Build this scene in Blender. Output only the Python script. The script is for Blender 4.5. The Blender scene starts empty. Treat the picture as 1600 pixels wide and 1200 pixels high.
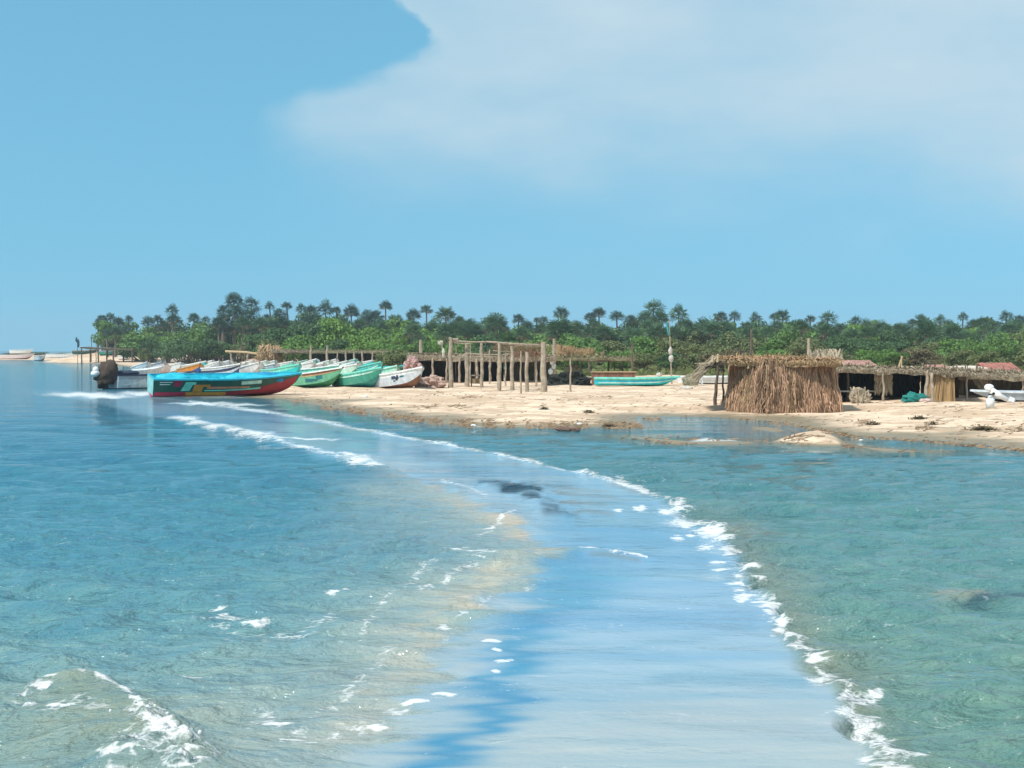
import bpy, math, random
import numpy as np
from mathutils import Vector, Matrix, noise as mnoise

R = random.Random(11)
NR = np.random.RandomState(5)
scene = bpy.context.scene
COL = scene.collection
PI = math.pi

# ------------------------------------------------------------------ camera
F = 2198.0; H = 2.7; HOR = 548.0
PITCH = math.atan((600 - HOR) / F)
CP, SP = math.cos(PITCH), math.sin(PITCH)
cam_d = bpy.data.cameras.new('camera'); cam = bpy.data.objects.new('camera', cam_d); COL.objects.link(cam)
cam_d.sensor_width = 36; cam_d.lens = 36 * F / 1600; cam_d.clip_end = 20000; cam_d.clip_start = 0.1
cam.location = (0, 0, H); cam.rotation_euler = (PI / 2 - PITCH, 0, 0)
scene.camera = cam

def ray(px, py):
    a = (px - 800) / F; b = (600 - py) / F
    return a, CP + b * SP, -SP + b * CP
def at(px, py, Y):
    x, y, z = ray(px, py); t = Y / y
    return Vector((x * t, Y, H + z * t))
def gz(px, py, z=0.0):
    x, y, zz = ray(px, py); t = (z - H) / zz
    return Vector((x * t, y * t, z))
def to_px(X, Y, Z):
    yc = Y * CP - (Z - H) * SP; zc = Y * SP + (Z - H) * CP
    return 800 + F * X / yc, 600 - F * zc / yc

# ------------------------------------------------------------------ materials
def nd(nt, t, **kw):
    n = nt.nodes.new(t)
    for k, v in kw.items(): setattr(n, k, v)
    return n
def new_mat(name):
    m = bpy.data.materials.new(name); m.use_nodes = True
    nt = m.node_tree; nt.nodes.clear()
    out = nd(nt, 'ShaderNodeOutputMaterial'); b = nd(nt, 'ShaderNodeBsdfPrincipled')
    nt.links.new(b.outputs[0], out.inputs[0])
    return m, nt, b
def ramp(nt, stops, fac=None):
    r = nd(nt, 'ShaderNodeValToRGB'); e = r.color_ramp.elements
    while len(e) < len(stops): e.new(0.5)
    for i, (p, c) in enumerate(stops):
        e[i].position = p; e[i].color = (c[0], c[1], c[2], 1)
    if fac is not None: nt.links.new(fac, r.inputs[0])
    return r
MATS = {}
def solid(name, col, rough=0.6, var=0.25, scale=3.0, bump=0.0, island=0.0, spec=0.5, trans=None):
    if name in MATS: return MATS[name]
    m, nt, b = new_mat(name)
    tc = nd(nt, 'ShaderNodeTexCoord')
    nz = nd(nt, 'ShaderNodeTexNoise'); nz.inputs['Scale'].default_value = scale; nz.inputs['Detail'].default_value = 6
    nt.links.new(tc.outputs['Object'], nz.inputs['Vector'])
    fac = nz.outputs[0]
    if island > 0:
        g = nd(nt, 'ShaderNodeNewGeometry')
        mx = nd(nt, 'ShaderNodeMix'); mx.data_type = 'FLOAT'; mx.inputs[0].default_value = island
        nt.links.new(fac, mx.inputs[2]); nt.links.new(g.outputs['Random Per Island'], mx.inputs[3]); fac = mx.outputs[0]
    lo = [c * (1 - var) for c in col]; hi = [min(1, c * (1 + var)) for c in col]
    r = ramp(nt, [(0.25, lo), (0.75, hi)] if island == 0 else [(0.1, lo), (0.9, hi)], fac)
    nt.links.new(r.outputs[0], b.inputs['Base Color'])
    b.inputs['Roughness'].default_value = rough
    b.inputs['Specular IOR Level'].default_value = spec
    if bump > 0:
        bp = nd(nt, 'ShaderNodeBump'); bp.inputs['Strength'].default_value = bump; bp.inputs['Distance'].default_value = 0.05
        nt.links.new(nz.outputs[0], bp.inputs['Height']); nt.links.new(bp.outputs[0], b.inputs['Normal'])
    if trans:
        out = [n for n in nt.nodes if n.type == 'OUTPUT_MATERIAL'][0]
        t = nd(nt, 'ShaderNodeBsdfTranslucent'); nt.links.new(r.outputs[0], t.inputs[0])
        ms = nd(nt, 'ShaderNodeMixShader'); ms.inputs[0].default_value = trans
        nt.links.new(b.outputs[0], ms.inputs[1]); nt.links.new(t.outputs[0], ms.inputs[2]); nt.links.new(ms.outputs[0], out.inputs[0])
    MATS[name] = m
    return m
def paint(name, col, rough=0.42):
    return solid('paint_' + name, col, rough, 0.12, 1.7)

# ------------------------------------------------------------------ mesh helper
class MB:
    def __init__(s): s.v = []; s.f = []; s.mi = []
    def add(s, vs, fs, m=0):
        o = len(s.v); s.v += [tuple(x) for x in vs]
        for f in fs: s.f.append(tuple(i + o for i in f)); s.mi.append(m)
    def quad(s, a, b, c, d, m=0): s.add([a, b, c, d], [(0, 1, 2, 3)], m)
    def box(s, c, size, rz=0, m=0, tilt=0):
        x, y, z = size[0] / 2, size[1] / 2, size[2] / 2
        M = Matrix.Translation(c) @ Matrix.Rotation(rz, 4, 'Z') @ Matrix.Rotation(tilt, 4, 'Y')
        vs = [M @ Vector(p) for p in ((-x,-y,-z),(x,-y,-z),(x,y,-z),(-x,y,-z),(-x,-y,z),(x,-y,z),(x,y,z),(-x,y,z))]
        s.add(vs, [(0,3,2,1),(4,5,6,7),(0,1,5,4),(1,2,6,5),(2,3,7,6),(3,0,4,7)], m)
    def tube(s, pts, rad, n=7, m=0, cap=True):
        pts = [Vector(p) for p in pts]
        if not isinstance(rad, (list, tuple)): rad = [rad] * len(pts)
        rings = []; vs = []
        for i, p in enumerate(pts):
            d = (pts[min(i + 1, len(pts) - 1)] - pts[max(i - 1, 0)]).normalized()
            u = d.cross(Vector((0.13, 1, 0.05)) if abs(d.y) < 0.9 else Vector((1, 0, 0))).normalized(); w = d.cross(u)
            for k in range(n):
                a = 2 * PI * k / n
                vs.append(p + (u * math.cos(a) + w * math.sin(a)) * rad[i])
        fs = []
        for i in range(len(pts) - 1):
            for k in range(n):
                fs.append((i*n+k, i*n+(k+1)%n, (i+1)*n+(k+1)%n, (i+1)*n+k))
        if cap:
            fs.append(tuple(range(n))[::-1]); fs.append(tuple((len(pts)-1)*n + k for k in range(n)))
        s.add(vs, fs, m)
    def blob(s, c, r, seed=0, amp=0.25, fr=1.5, nu=14, nv=9, m=0, zmin=None):
        c = Vector(c); vs = []; fs = []
        for j in range(nv + 1):
            th = PI * j / nv
            for i in range(nu):
                ph = 2 * PI * i / nu
                d = Vector((math.sin(th) * math.cos(ph), math.sin(th) * math.sin(ph), math.cos(th)))
                k = 1 + amp * (mnoise.noise(d * fr + Vector((seed * 7.3, seed, 0))) + 0.5 * mnoise.noise(d * fr * 2.7 + Vector((seed, 3.1, 0))))
                p = c + Vector((d.x * r[0] * k, d.y * r[1] * k, d.z * r[2] * k))
                if zmin is not None and p.z < zmin: p.z = zmin
                vs.append(p)
        for j in range(nv):
            for i in range(nu):
                fs.append((j*nu+i, j*nu+(i+1)%nu, (j+1)*nu+(i+1)%nu, (j+1)*nu+i))
        s.add(vs, fs, m)
    def build(s, name, mats, parent=None, smooth=False, loc=None):
        me = bpy.data.meshes.new(name); me.from_pydata(s.v, [], s.f)
        if not isinstance(mats, (list, tuple)): mats = [mats]
        for m in mats: me.materials.append(m)
        if len(mats) > 1: me.polygons.foreach_set('material_index', s.mi)
        if smooth: me.polygons.foreach_set('use_smooth', [True] * len(me.polygons))
        me.update()
        o = bpy.data.objects.new(name, me); COL.objects.link(o)
        if parent is not None: o.parent = parent
        if loc is not None: o.location = loc
        return o
def tag(o, label=None, cat=None, group=None, kind=None):
    if label: o['label'] = label
    if cat: o['category'] = cat
    if group: o['group'] = group
    if kind: o['kind'] = kind
    return o
def empty(name, loc, label, cat, group=None, rz=0):
    o = bpy.data.objects.new(name, None); COL.objects.link(o)
    o.location = loc; o.rotation_euler = (0, 0, rz); o.empty_display_size = 0.2
    return tag(o, label, cat, group)
def clone(o, parent=None):
    c = o.copy(); COL.objects.link(c)
    if parent is not None: c.parent = parent
    for ch in list(o.children): clone(ch, c)
    return c

# ------------------------------------------------------------------ ground heights
def pg(lst): return [tuple(gz(*p).xy) for p in lst]
LAND = pg([(-600,561),(0,562.3),(60,563.3),(125,566),(165,569),(205,574),(226,583),(234,597),(245,611),(330,617),(440,623.5),(520,637),(580,645),(640,655),(700,662),(760,667.5),(830,668),(935,667.5),(993,669),(998,660),(988,652),(1010,650),(1060,650.5),(1115,651.5),(1170,655),(1225,659),(1262,669),(1330,680),(1400,684.5),(1480,690.5),(1560,697),(1640,704),(2600,800)]) + [(900, 25), (900, 1500), (-330, 1500)]
ISLES = [pg([(1207,690),(1228,683),(1262,677),(1300,678),(1317,689),(1321,697),(1280,696.5),(1240,694.5)]),
         pg([(975,681),(1030,686),(1085,690),(1140,688.5),(1182,692),(1130,694.5),(1060,692.5),(990,684.5)]),
         pg([(1318,696),(1380,700.5),(1442,706),(1380,705)]),
         pg([(1172,668),(1200,667),(1228,673),(1205,675)])]
def sdf_poly(P, poly):
    poly = np.array(poly); n = len(poly)
    d2 = np.full(len(P), 1e18); ins = np.zeros(len(P), bool)
    for i in range(n):
        a = poly[i]; b = poly[(i + 1) % n]; e = b - a; w = P - a
        t = np.clip((w @ e) / (e @ e), 0, 1); q = w - t[:, None] * e
        d2 = np.minimum(d2, (q * q).sum(1))
        c = ((a[1] > P[:, 1]) != (b[1] > P[:, 1]))
        with np.errstate(divide='ignore', invalid='ignore'):
            xx = (b[0] - a[0]) * (P[:, 1] - a[1]) / (b[1] - a[1] + 1e-12) + a[0]
        ins ^= c & (P[:, 0] < xx)
    d = np.sqrt(d2)
    return np.where(ins, d, -d)
_w = [(NR.uniform(0, 2*PI), NR.uniform(0, 2*PI), l) for l in (1.3, 1.7, 2.3, 2.9, 3.7, 5.1, 6.5, 9.0, 13.0)]
def lumps(P):
    o = np.zeros(len(P))
    for a, ph, l in _w:
        k = 2 * PI / l
        o += np.sin((P[:, 0] * math.cos(a) + P[:, 1] * math.sin(a)) * k + ph + 1.5 * np.sin(P[:, 0] * 0.31 / l + ph * 2)) * 0.010 * l ** 0.5
    return o
DUNE = at(205, 548, 335).xy
def gheight(P, lod=None):
    P = np.asarray(P, float)
    s = sdf_poly(P, LAND)
    z = np.where(s > 0, 0.40 * (1 - np.exp(-np.clip(s, 0, None) / 13)), np.clip(0.10 * s, -0.7, 0))
    z += 0.009 * np.clip(s - 55, 0, 170)
    z += np.clip(s / 6, 0, 1) * lumps(P)
    dd = ((P - np.array(DUNE)) ** 2).sum(1)
    z += 2.6 * np.exp(-dd / (2 * 13.0 ** 2))
    for qi, q in enumerate(ISLES):
        si = sdf_poly(P, q)
        z = np.maximum(z, np.where(si > 0, (0.21 if qi == 0 else 0.07) * (1 - np.exp(-np.clip(si, 0, None) / (0.55 if qi == 0 else 1.0))), np.clip(0.15 * si, -0.7, 0)) + np.clip(si, 0, 1) * lumps(P) * (0.8 if qi == 0 else 0.5))
    return z
def G(x, y): return float(gheight(np.array([[x, y]]))[0])
def gp(px, py):
    z = 0.2
    for _ in range(12):
        p = gz(px, py, z); z += 0.6 * (G(p.x, p.y) - z)
    p = gz(px, py, z); p.z = G(p.x, p.y)
    return p
def gy(px, Y):
    x = at(px, 560, Y).x
    return Vector((x, Y, G(x, Y)))

def grid_mesh(name, X, Y, Z, mat, attrs={}, smooth=True):
    nr, nc = X.shape
    co = np.stack([X, Y, Z], -1).reshape(-1, 3).astype(np.float32)
    idx = np.arange(nr * nc).reshape(nr, nc)
    q = np.stack([idx[:-1, :-1], idx[:-1, 1:], idx[1:, 1:], idx[1:, :-1]], -1).reshape(-1, 4)[:, ::-1]
    me = bpy.data.meshes.new(name)
    me.vertices.add(len(co)); me.vertices.foreach_set('co', co.ravel())
    me.loops.add(q.size); me.loops.foreach_set('vertex_index', q.ravel().astype(np.int32))
    me.polygons.add(len(q)); me.polygons.foreach_set('loop_start', np.arange(0, q.size, 4, dtype=np.int32))
    me.polygons.foreach_set('loop_total', np.full(len(q), 4, np.int32))
    me.polygons.foreach_set('use_smooth', np.full(len(q), smooth))
    me.update(calc_edges=True); me.validate()
    for k, v in attrs.items():
        if v.ndim == 3:
            a = me.attributes.new(k, 'FLOAT_COLOR', 'POINT')
            c = np.concatenate([v, np.ones(v.shape[:2] + (1,))], -1).reshape(-1).astype(np.float32); a.data.foreach_set('color', c)
        else:
            a = me.attributes.new(k, 'FLOAT', 'POINT'); a.data.foreach_set('value', v.reshape(-1).astype(np.float32))
    me.materials.append(mat)
    o = bpy.data.objects.new(name, me); COL.objects.link(o)
    if (me.polygons[0].normal.z < 0): me.flip_normals()
    return o
def proj_grid(pys, pxs, z=0.0):
    b = (600 - pys) / F
    yy = CP + b * SP; zz = -SP + b * CP
    t = (z - H) / zz
    Yv = yy * t
    X = ((pxs - 800) / F)[None, :] * t[:, None]
    return X, np.repeat(Yv[:, None], len(pxs), 1)

# ------------------------------------------------------------------ sand
def make_sand():
    m, nt, b = new_mat('sand'); L = nt.links.new
    g = nd(nt, 'ShaderNodeNewGeometry'); sep = nd(nt, 'ShaderNodeSeparateXYZ'); L(g.outputs['Position'], sep.inputs[0])
    def noise(sc, det=5, vec=None, rough=0.6):
        n = nd(nt, 'ShaderNodeTexNoise'); n.inputs['Scale'].default_value = sc; n.inputs['Detail'].default_value = det; n.inputs['Roughness'].default_value = rough
        L(vec or g.outputs['Position'], n.inputs['Vector']); return n
    n1 = noise(0.35); n2 = noise(2.2); n3 = noise(0.9, 8)
    dry = ramp(nt, [(0.25, (0.62, 0.47, 0.34)), (0.5, (0.745, 0.565, 0.415)), (0.8, (0.80, 0.64, 0.50))], n1.outputs[0])
    mot = ramp(nt, [(0.30, (0.62, 0.56, 0.5)), (0.48, (1, 1, 1)), (0.7, (1.05, 1.03, 1.0))], n2.outputs[0])
    mul = nd(nt, 'ShaderNodeMix'); mul.data_type = 'RGBA'; mul.blend_type = 'MULTIPLY'; mul.inputs[0].default_value = 0.8
    L(dry.outputs[0], mul.inputs[6]); L(mot.outputs[0], mul.inputs[7])
    # scattered dark litter specks and weed
    v = nd(nt, 'ShaderNodeTexNoise'); v.inputs['Scale'].default_value = 1.3; v.inputs['Detail'].default_value = 9; v.inputs['Roughness'].default_value = 0.72
    mp = nd(nt, 'ShaderNodeMapping'); mp.inputs['Scale'].default_value = (0.7, 1.5, 1.0); L(g.outputs['Position'], mp.inputs[0]); L(mp.outputs[0], v.inputs['Vector'])
    sp = ramp(nt, [(0.56, (0, 0, 0)), (0.62, (1, 1, 1))], v.outputs[0])
    mx = nd(nt, 'ShaderNodeMix'); mx.data_type = 'RGBA'; L(sp.outputs[0], mx.inputs[0]); L(mul.outputs[2], mx.inputs[6]); mx.inputs[7].default_value = (0.17, 0.115, 0.065, 1)
    # wet margin
    ad = nd(nt, 'ShaderNodeMath', operation='MULTIPLY_ADD'); L(n3.outputs[0], ad.inputs[0]); ad.inputs[1].default_value = -0.09; L(sep.outputs[2], ad.inputs[2])
    wr = nd(nt, 'ShaderNodeMapRange'); L(ad.outputs[0], wr.inputs[0])
    wr.inputs[1].default_value = 0.034; wr.inputs[2].default_value = -0.02; wr.inputs[3].default_value = 0; wr.inputs[4].default_value = 1
    wet = nd(nt, 'ShaderNodeMix'); wet.data_type = 'RGBA'; L(wr.outputs[0], wet.inputs[0]); L(mx.outputs[2], wet.inputs[6]); wet.inputs[7].default_value = (0.245, 0.195, 0.125, 1)
    # brown drifts of dry weed and trampled sand
    mp2 = nd(nt, 'ShaderNodeMapping'); mp2.inputs['Scale'].default_value = (0.35, 0.8, 1.0); L(g.outputs['Position'], mp2.inputs[0])
    n5 = noise(0.55, 10, mp2.outputs[0], 0.75); s5 = ramp(nt, [(0.485, (0, 0, 0)), (0.53, (.9, .9, .9))], n5.outputs[0])
    dr = nd(nt, 'ShaderNodeMix'); dr.data_type = 'RGBA'; L(s5.outputs[0], dr.inputs[0]); L(mx.outputs[2], dr.inputs[6]); dr.inputs[7].default_value = (0.52, 0.37, 0.25, 1); L(dr.outputs[2], wet.inputs[6])
    L(wet.outputs[2], b.inputs['Base Color'])
    rr = nd(nt, 'ShaderNodeMapRange'); L(wr.outputs[0], rr.inputs[0]); rr.inputs[3].default_value = 0.95; rr.inputs[4].default_value = 0.5; L(rr.outputs[0], b.inputs['Roughness'])
    b.inputs['Specular IOR Level'].default_value = 0.3
    bp = nd(nt, 'ShaderNodeBump'); bp.inputs['Strength'].default_value = 0.9; bp.inputs['Distance'].default_value = 0.12
    L(n2.outputs[0], bp.inputs['Height']); L(bp.outputs[0], b.inputs['Normal'])
    pys = np.concatenate([np.arange(551.0, 720, 0.5), np.arange(720, 1500, 30)])
    pxs = np.arange(-700, 2300.1, 4.0)
    X, Y = proj_grid(pys, pxs)
    Z = gheight(np.stack([X.ravel(), Y.ravel()], 1)).reshape(X.shape)
    o = grid_mesh('sand', X, Y, Z, m); tag(o, kind='structure')
make_sand()

# ------------------------------------------------------------------ water
def lin(r, g, b): 
    f = lambda c: ((c / 255 + 0.055) / 1.055) ** 2.4 if c > 10 else c / 255 / 12.92
    return np.array([f(r), f(g), f(b)])
def sstep(a, b, x):
    t = np.clip((x - a) / (b - a), 0, 1); return t * t * (3 - 2 * t)
def polyd(PX, PY, pts, ysc=1.0):
    d = np.full(PX.shape, 1e9)
    for (x0, y0), (x1, y1) in zip(pts[:-1], pts[1:]):
        ex, ey = x1 - x0, (y1 - y0) * ysc; wx, wy = PX - x0, (PY - y0) * ysc
        t = np.clip((wx * ex + wy * ey) / (ex * ex + ey * ey + 1e-9), 0, 1)
        d = np.minimum(d, np.hypot(wx - t * ex, wy - t * ey))
    return d
LE = [(60,612),(75,616),(275,655),(400,684),(480,706),(560,726),(600,740),(690,757),(760,790),(835,832),(880,860),(850,900),(760,950),(700,1010),(680,1080),(620,1140),(520,1200),(430,1290),(300,1400)]
RE = [(215,612),(300,627),(400,641),(500,659),(600,678),(700,696),(800,715),(900,738),(1000,765),(1050,790),(1120,840),(1165,890),(1205,960),(1255,1040),(1320,1100),(1350,1180),(1390,1290),(1420,1400)]
FOAM = [ # cx, cy, rx, ry
 (128,616.5,58,3.6),(165,619.5,40,3.2),(222,615,34,3.6),(322,630.5,46,2.6),(372,632.5,40,2.0),(468,686,62,2.0),
 (1045,780,13,4),(1057,788,13,3.5),(1065,795,15,3.5),(1043,800,15,3),(1075,816,30,6.5),(1070,822,20,5),(998,795,8,4),(1005,792,7,3.5),(965,797,7,2.5),(1110,833,20,7),(1130,841,15,5),(1058,841,8,4.5),(1078,837,5,2),(1102,855,15,5),(1143,856,14,3.5),(1144,865,17,4),(1124,877,14,2.5),(1160,877,10,3),(1128,890,15,2.5),(1175,885,13,3.5),(1175,892,16,2.5),(1152,900,9,3.5),(1150,912,14,3),(1180,909,16,3),(1155,921,13,4),(1165,932,15,4.5),(1157,937,9,2.5),(1198,943,19,5),(1207,951,13,5),(1225,953,10,3.5),(1212,969,11,6),(1220,976,11,5),(1218,983,11,4),(1240,993,27,6),(1235,1000,13,5),(1248,1010,16,5),(1260,1018,17,5),(1275,1030,18,5),
 (1272,1061,16,5),(1305,1067,28,7),(1318,1073,21,6),(1332,1090,25,6),(1350,1093,28,5),(1368,1086,12,5),(1330,1107,21,7),(1358,1120,27,8),(1380,1135,17,7),(1345,1148,16,8),(1365,1160,26,10),(1378,1172,23,9),(1390,1150,13,4),(1400,1185,36,10),(1440,1186,27,7),(1352,1188,19,7),(1375,1201,23,9),(1400,1212,31,10),(1425,1228,27,9),(1440,1245,30,10),
 (287,655,22,5),(310,662,18,4),(340,668,24,4.5),(366,674,16,3.5),(398,681,30,6.5),(422,687,22,4),(545,714,14,6),(562,721,22,9),(580,729,17,6),(470,703,16,3),
 (768,1001,11,3),(778,1014,8,3),(788,1034,11,3),(772,1046,11,3),(618,1107,17,6),(590,1137,16,5),(430,1131,27,3.5),(455,1161,20,6),(545,1162,22,3),(695,975,10,4),(500,1168,30,4),(650,1095,18,2.5),(700,1085,22,2),
 (360,965,26,3),(400,973,22,3),(430,995,20,3),(340,955,16,2.5),(520,930,12,4),(545,925,8,2.5),(60,1105,30,3),(130,1096,24,3),(35,1128,22,3),(90,1135,26,2.5),(480,1010,18,2),(300,1050,22,2),
 (735,857,30,2),(1105,688,28,2.5),(1135,690,22,2),(760,665.5,25,1.3),(950,666,30,1.0),(1345,694,7,1)]
LINES = [([(963,752),(985,758),(1008,768)],5,1.0),([(300,627),(390,639),(500,658),(600,677),(700,695),(800,714),(900,737),(960,752)],3.0,0.66),
 ([(275,655),(340,668),(400,683),(470,702),(560,724)],4,0.62),([(905,855),(935,857),(960,865),(1010,871)],2.3,0.85),([(690,842),(740,836),(770,822),(800,800)],4,0.6),([(690,752),(730,760),(760,775)],4,0.55),
 ([(150,1098),(185,1112),(205,1130),(222,1148)],6,0.95),([(690,905),(620,930),(560,975)],4,0.5),([(1010,768),(1045,780),(1060,795)],6,0.6),([(1250,1003),(1275,1040),(1300,1062)],7,0.62),([(1330,1090),(1345,1130),(1365,1180),(1400,1210)],10,0.7),
 ([(1045,780),(1090,830),(1135,860),(1160,900),(1190,940),(1220,975),(1250,1005),(1290,1050),(1335,1095),(1365,1150),(1390,1200),(1440,1280)],13,0.37),
 ([(860,905),(790,925),(720,965),(690,1000)],5,0.30),([(700,860),(640,905),(590,950),(560,1010)],7,0.34),([(620,1010),(560,1060),(500,1110),(470,1160)],8,0.34),([(780,870),(720,885),(660,925)],5,0.42),([(300,960),(380,985),(450,990),(520,970)],9,0.37),([(330,1140),(420,1125),(500,1150),(600,1130)],9,0.38),([(20,1115),(80,1095),(150,1092)],7,0.55),([(60,1140),(120,1130),(170,1140)],7,0.45)]
def splash_h(X, Y):
    return 0
CREST = [tuple(gz(*p).xy) for p in [(-60,1108),(40,1094),(110,1093),(160,1103),(200,1128),(235,1158),(275,1182),(330,1215),(380,1260)]]
def make_water():
    pys = np.concatenate([np.array([548.6, 549, 549.5]), np.arange(550, 560, 0.5), np.arange(560, 1260, 1.5), np.arange(1260, 1500, 6)])
    pxs = np.concatenate([np.arange(-700, -60, 16), np.arange(-60, 1660, 3.0), np.arange(1660, 2301, 16)])
    X, Y = proj_grid(pys, pxs)
    PX = np.repeat(pxs[None, :], len(pys), 0); PY = np.repeat(pys[:, None], len(pxs), 1)
    # organic warp so that no edge is ruler-straight
    WX = PX + 9 * np.sin(PY / 23 + PX / 61) + 6 * np.sin(PY / 9.7 - PX / 37 + 2)
    WY = PY + 2.0 * np.sin(PX / 43) + 1.3 * np.sin(PX / 19 + PY / 15)
    def streak(ph):     # edges smeared along the ripples, as thin water running over sand does
        k = np.clip((PY - 600) / 300, 0.25, 1.3)
        return k * (13 * np.sin(PY / 7.3 + ph + PX / 170) + 11 * np.sin(PY / 3.9 + 2 * ph - PX / 210) + 9 * np.sin(PY / 2.3 + 3 * ph + PX / 130) + 12 * np.sin(PY / 13.7 + PX / 260 + ph))
    SX = WX + streak(0.4); SX2 = WX + streak(2.1)
    lx = np.interp(WY, [p[1] for p in LE], [p[0] for p in LE]); rx = np.interp(WY, [p[1] for p in RE], [p[0] for p in RE])
    soft = np.interp(PY, [600, 700, 800, 900, 1200], [60, 55, 45, 60, 90])
    softr = np.interp(PY, [600, 700, 800, 900, 1200], [18, 22, 26, 30, 40])
    band = sstep(-soft * 0.42, soft * 0.42, SX - lx) * (1 - sstep(-softr * .5, softr * .5, WX - rx))
    band *= sstep(606, 622, PY)
    # body colours of the water (what is suspended in it, how deep it is, painted reflection and ripple tones)
    sea = np.zeros(PX.shape + (3,))
    ks = [540, 575, 600, 640, 720, 850, 1000, 1100, 1250]
    cs = [(0.001,0.105,0.150),(0.001,0.135,0.170),(0.004,0.125,0.190),(0.010,0.120,0.195),(0.016,0.150,0.225),(0.044,0.190,0.250),(0.110,0.250,0.272),(0.175,0.272,0.262),(0.185,0.270,0.245)]
    lag_c = [(0.01,0.09,0.12),(0.01,0.09,0.12),(0.01,0.09,0.12),(0.018,0.135,0.185),(0.032,0.155,0.185),(0.072,0.205,0.208),(0.092,0.212,0.195),(0.098,0.212,0.188),(0.10,0.202,0.172)]
    lag = np.zeros_like(sea)
    for c in range(3):
        sea[..., c] = np.interp(PY, ks, [k[c] for k in cs]); lag[..., c] = np.interp(PY, ks, [k[c] for k in lag_c])
    right = sstep(-30, 30, WX - rx)
    col = sea * (1 - right[..., None]) + lag * right[..., None]
    gm = (0.04 * sstep(640, 800, PY))[..., None]; col = col * (1 - gm) + np.array((0.20, 0.235, 0.245)) * gm
    def blend(mask, c, k=1.0):
        nonlocal col
        mm = np.clip(mask * k, 0, 1)[..., None]; col = col * (1 - mm) + np.array(c) * mm
    def bl0(pts, w, ysc=1.6): return np.exp(-(polyd(WX, WY, pts, ysc) / w) ** 2)
    def bl(pts, w, ysc=1.6): return np.exp(-(polyd(SX2 if w > 15 else WX, WY, pts, ysc) / w) ** 2)
    out_left = np.clip(1 - band - right, 0, 1)
    # turbid sandy water shoaling on the outer side of the bar
    dl = polyd(WX, WY, [p for p in LE if 735 <= p[1] <= 1300], 1.3)
    wid = np.interp(PY, [735, 800, 900, 1000, 1200], [60, 90, 170, 210, 240])
    tur = np.exp(-(dl / wid) ** 2) * sstep(735, 765, PY) * np.clip(out_left, 0, 1)
    blend(tur, (0.28, 0.325, 0.305), 0.8)
    blend(bl([(740,765),(790,800),(830,835)], 34) * sstep(0.1, 0.9, out_left), (0.42,0.355,0.265), 0.65)
    blend(bl([(690,757),(740,763)], 30, 3), (0.45,0.36,0.27), 0.6)
    blend(bl([(620,735),(660,745)], 40, 3), (0.40,0.38,0.34), 0.6)
    blend(bl([(850,860),(765,903),(690,950),(650,1000)], 24) * np.clip(1 - right, 0, 1), (0.40,0.375,0.30), 0.6)
    blend(bl([(640,1030),(600,1090),(540,1150)], 50) * np.clip(1 - right, 0, 1), (0.36,0.36,0.315), 0.5)
    # the thin sheet over the bar: sky-reflection and silt tones painted as its colour
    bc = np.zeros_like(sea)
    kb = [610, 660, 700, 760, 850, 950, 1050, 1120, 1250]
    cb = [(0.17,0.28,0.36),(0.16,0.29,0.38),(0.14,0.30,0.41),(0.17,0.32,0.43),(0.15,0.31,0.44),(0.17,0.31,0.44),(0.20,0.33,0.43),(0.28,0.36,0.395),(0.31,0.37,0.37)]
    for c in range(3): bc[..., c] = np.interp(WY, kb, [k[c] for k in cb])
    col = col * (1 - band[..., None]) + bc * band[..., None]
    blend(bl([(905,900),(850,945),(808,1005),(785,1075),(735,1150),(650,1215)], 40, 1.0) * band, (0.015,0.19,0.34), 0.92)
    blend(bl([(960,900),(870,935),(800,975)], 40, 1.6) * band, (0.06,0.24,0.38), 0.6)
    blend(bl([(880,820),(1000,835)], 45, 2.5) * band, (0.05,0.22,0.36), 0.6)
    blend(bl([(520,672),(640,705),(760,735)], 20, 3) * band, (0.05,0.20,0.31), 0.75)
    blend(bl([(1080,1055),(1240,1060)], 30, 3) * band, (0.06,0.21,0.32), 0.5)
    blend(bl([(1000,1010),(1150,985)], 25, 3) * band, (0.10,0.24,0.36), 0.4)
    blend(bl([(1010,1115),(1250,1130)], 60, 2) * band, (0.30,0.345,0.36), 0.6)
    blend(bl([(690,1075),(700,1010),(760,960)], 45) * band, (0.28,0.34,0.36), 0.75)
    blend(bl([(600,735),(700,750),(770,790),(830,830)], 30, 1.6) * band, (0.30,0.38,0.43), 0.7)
    for pts, w, k in [([(772,752),(806,753)],6,1),([(778,757),(828,758)],8,1),([(796,763),(840,765)],8,1),([(812,769),(846,771)],7,.95),([(829,781),(852,783)],8,1),([(820,775),(838,777)],6,.9),([(838,790),(858,792)],6,.8),([(838,797),(868,798)],8,1),([(843,803),(884,806)],10,1),([(800,760),(850,768)],7,.8),([(760,751),(790,752)],6,.8)]:
        blend(bl(pts, w, 2.6), (0.002,0.030,0.055), k * 1.1)  # dark faces of small waves, their shade painted into the body colour
    for pts in [[(850,761),(930,768)],[(870,772),(950,778)],[(860,784),(940,789)],[(890,799),(960,803)],[(940,757),(1000,770)],[(930,868),(990,872)]]:
        blend(bl(pts, 9, 3.0), (0.15,0.17,0.155), 0.6)
    blend(bl([(500,665),(580,675)], 8, 3), (0.16,0.20,0.18), 0.6)
    for pts in [[(385,645),(430,650)],[(415,657),(470,659)]]: blend(bl(pts, 5, 3), (0.02,0.10,0.18), 0.7)
    dr = polyd(WX, WY, RE, 1.0)
    blend(np.exp(-(dr / 70) ** 2) * right * sstep(770, 830, PY), (0.17,0.18,0.145), 0.65)
    blend(bl([(1500,932),(1540,930)], 22, 2), (0.33,0.25,0.16), 0.6); blend(bl([(1565,938),(1610,936)], 16, 2), (0.012,0.05,0.08), 0.8)
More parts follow.
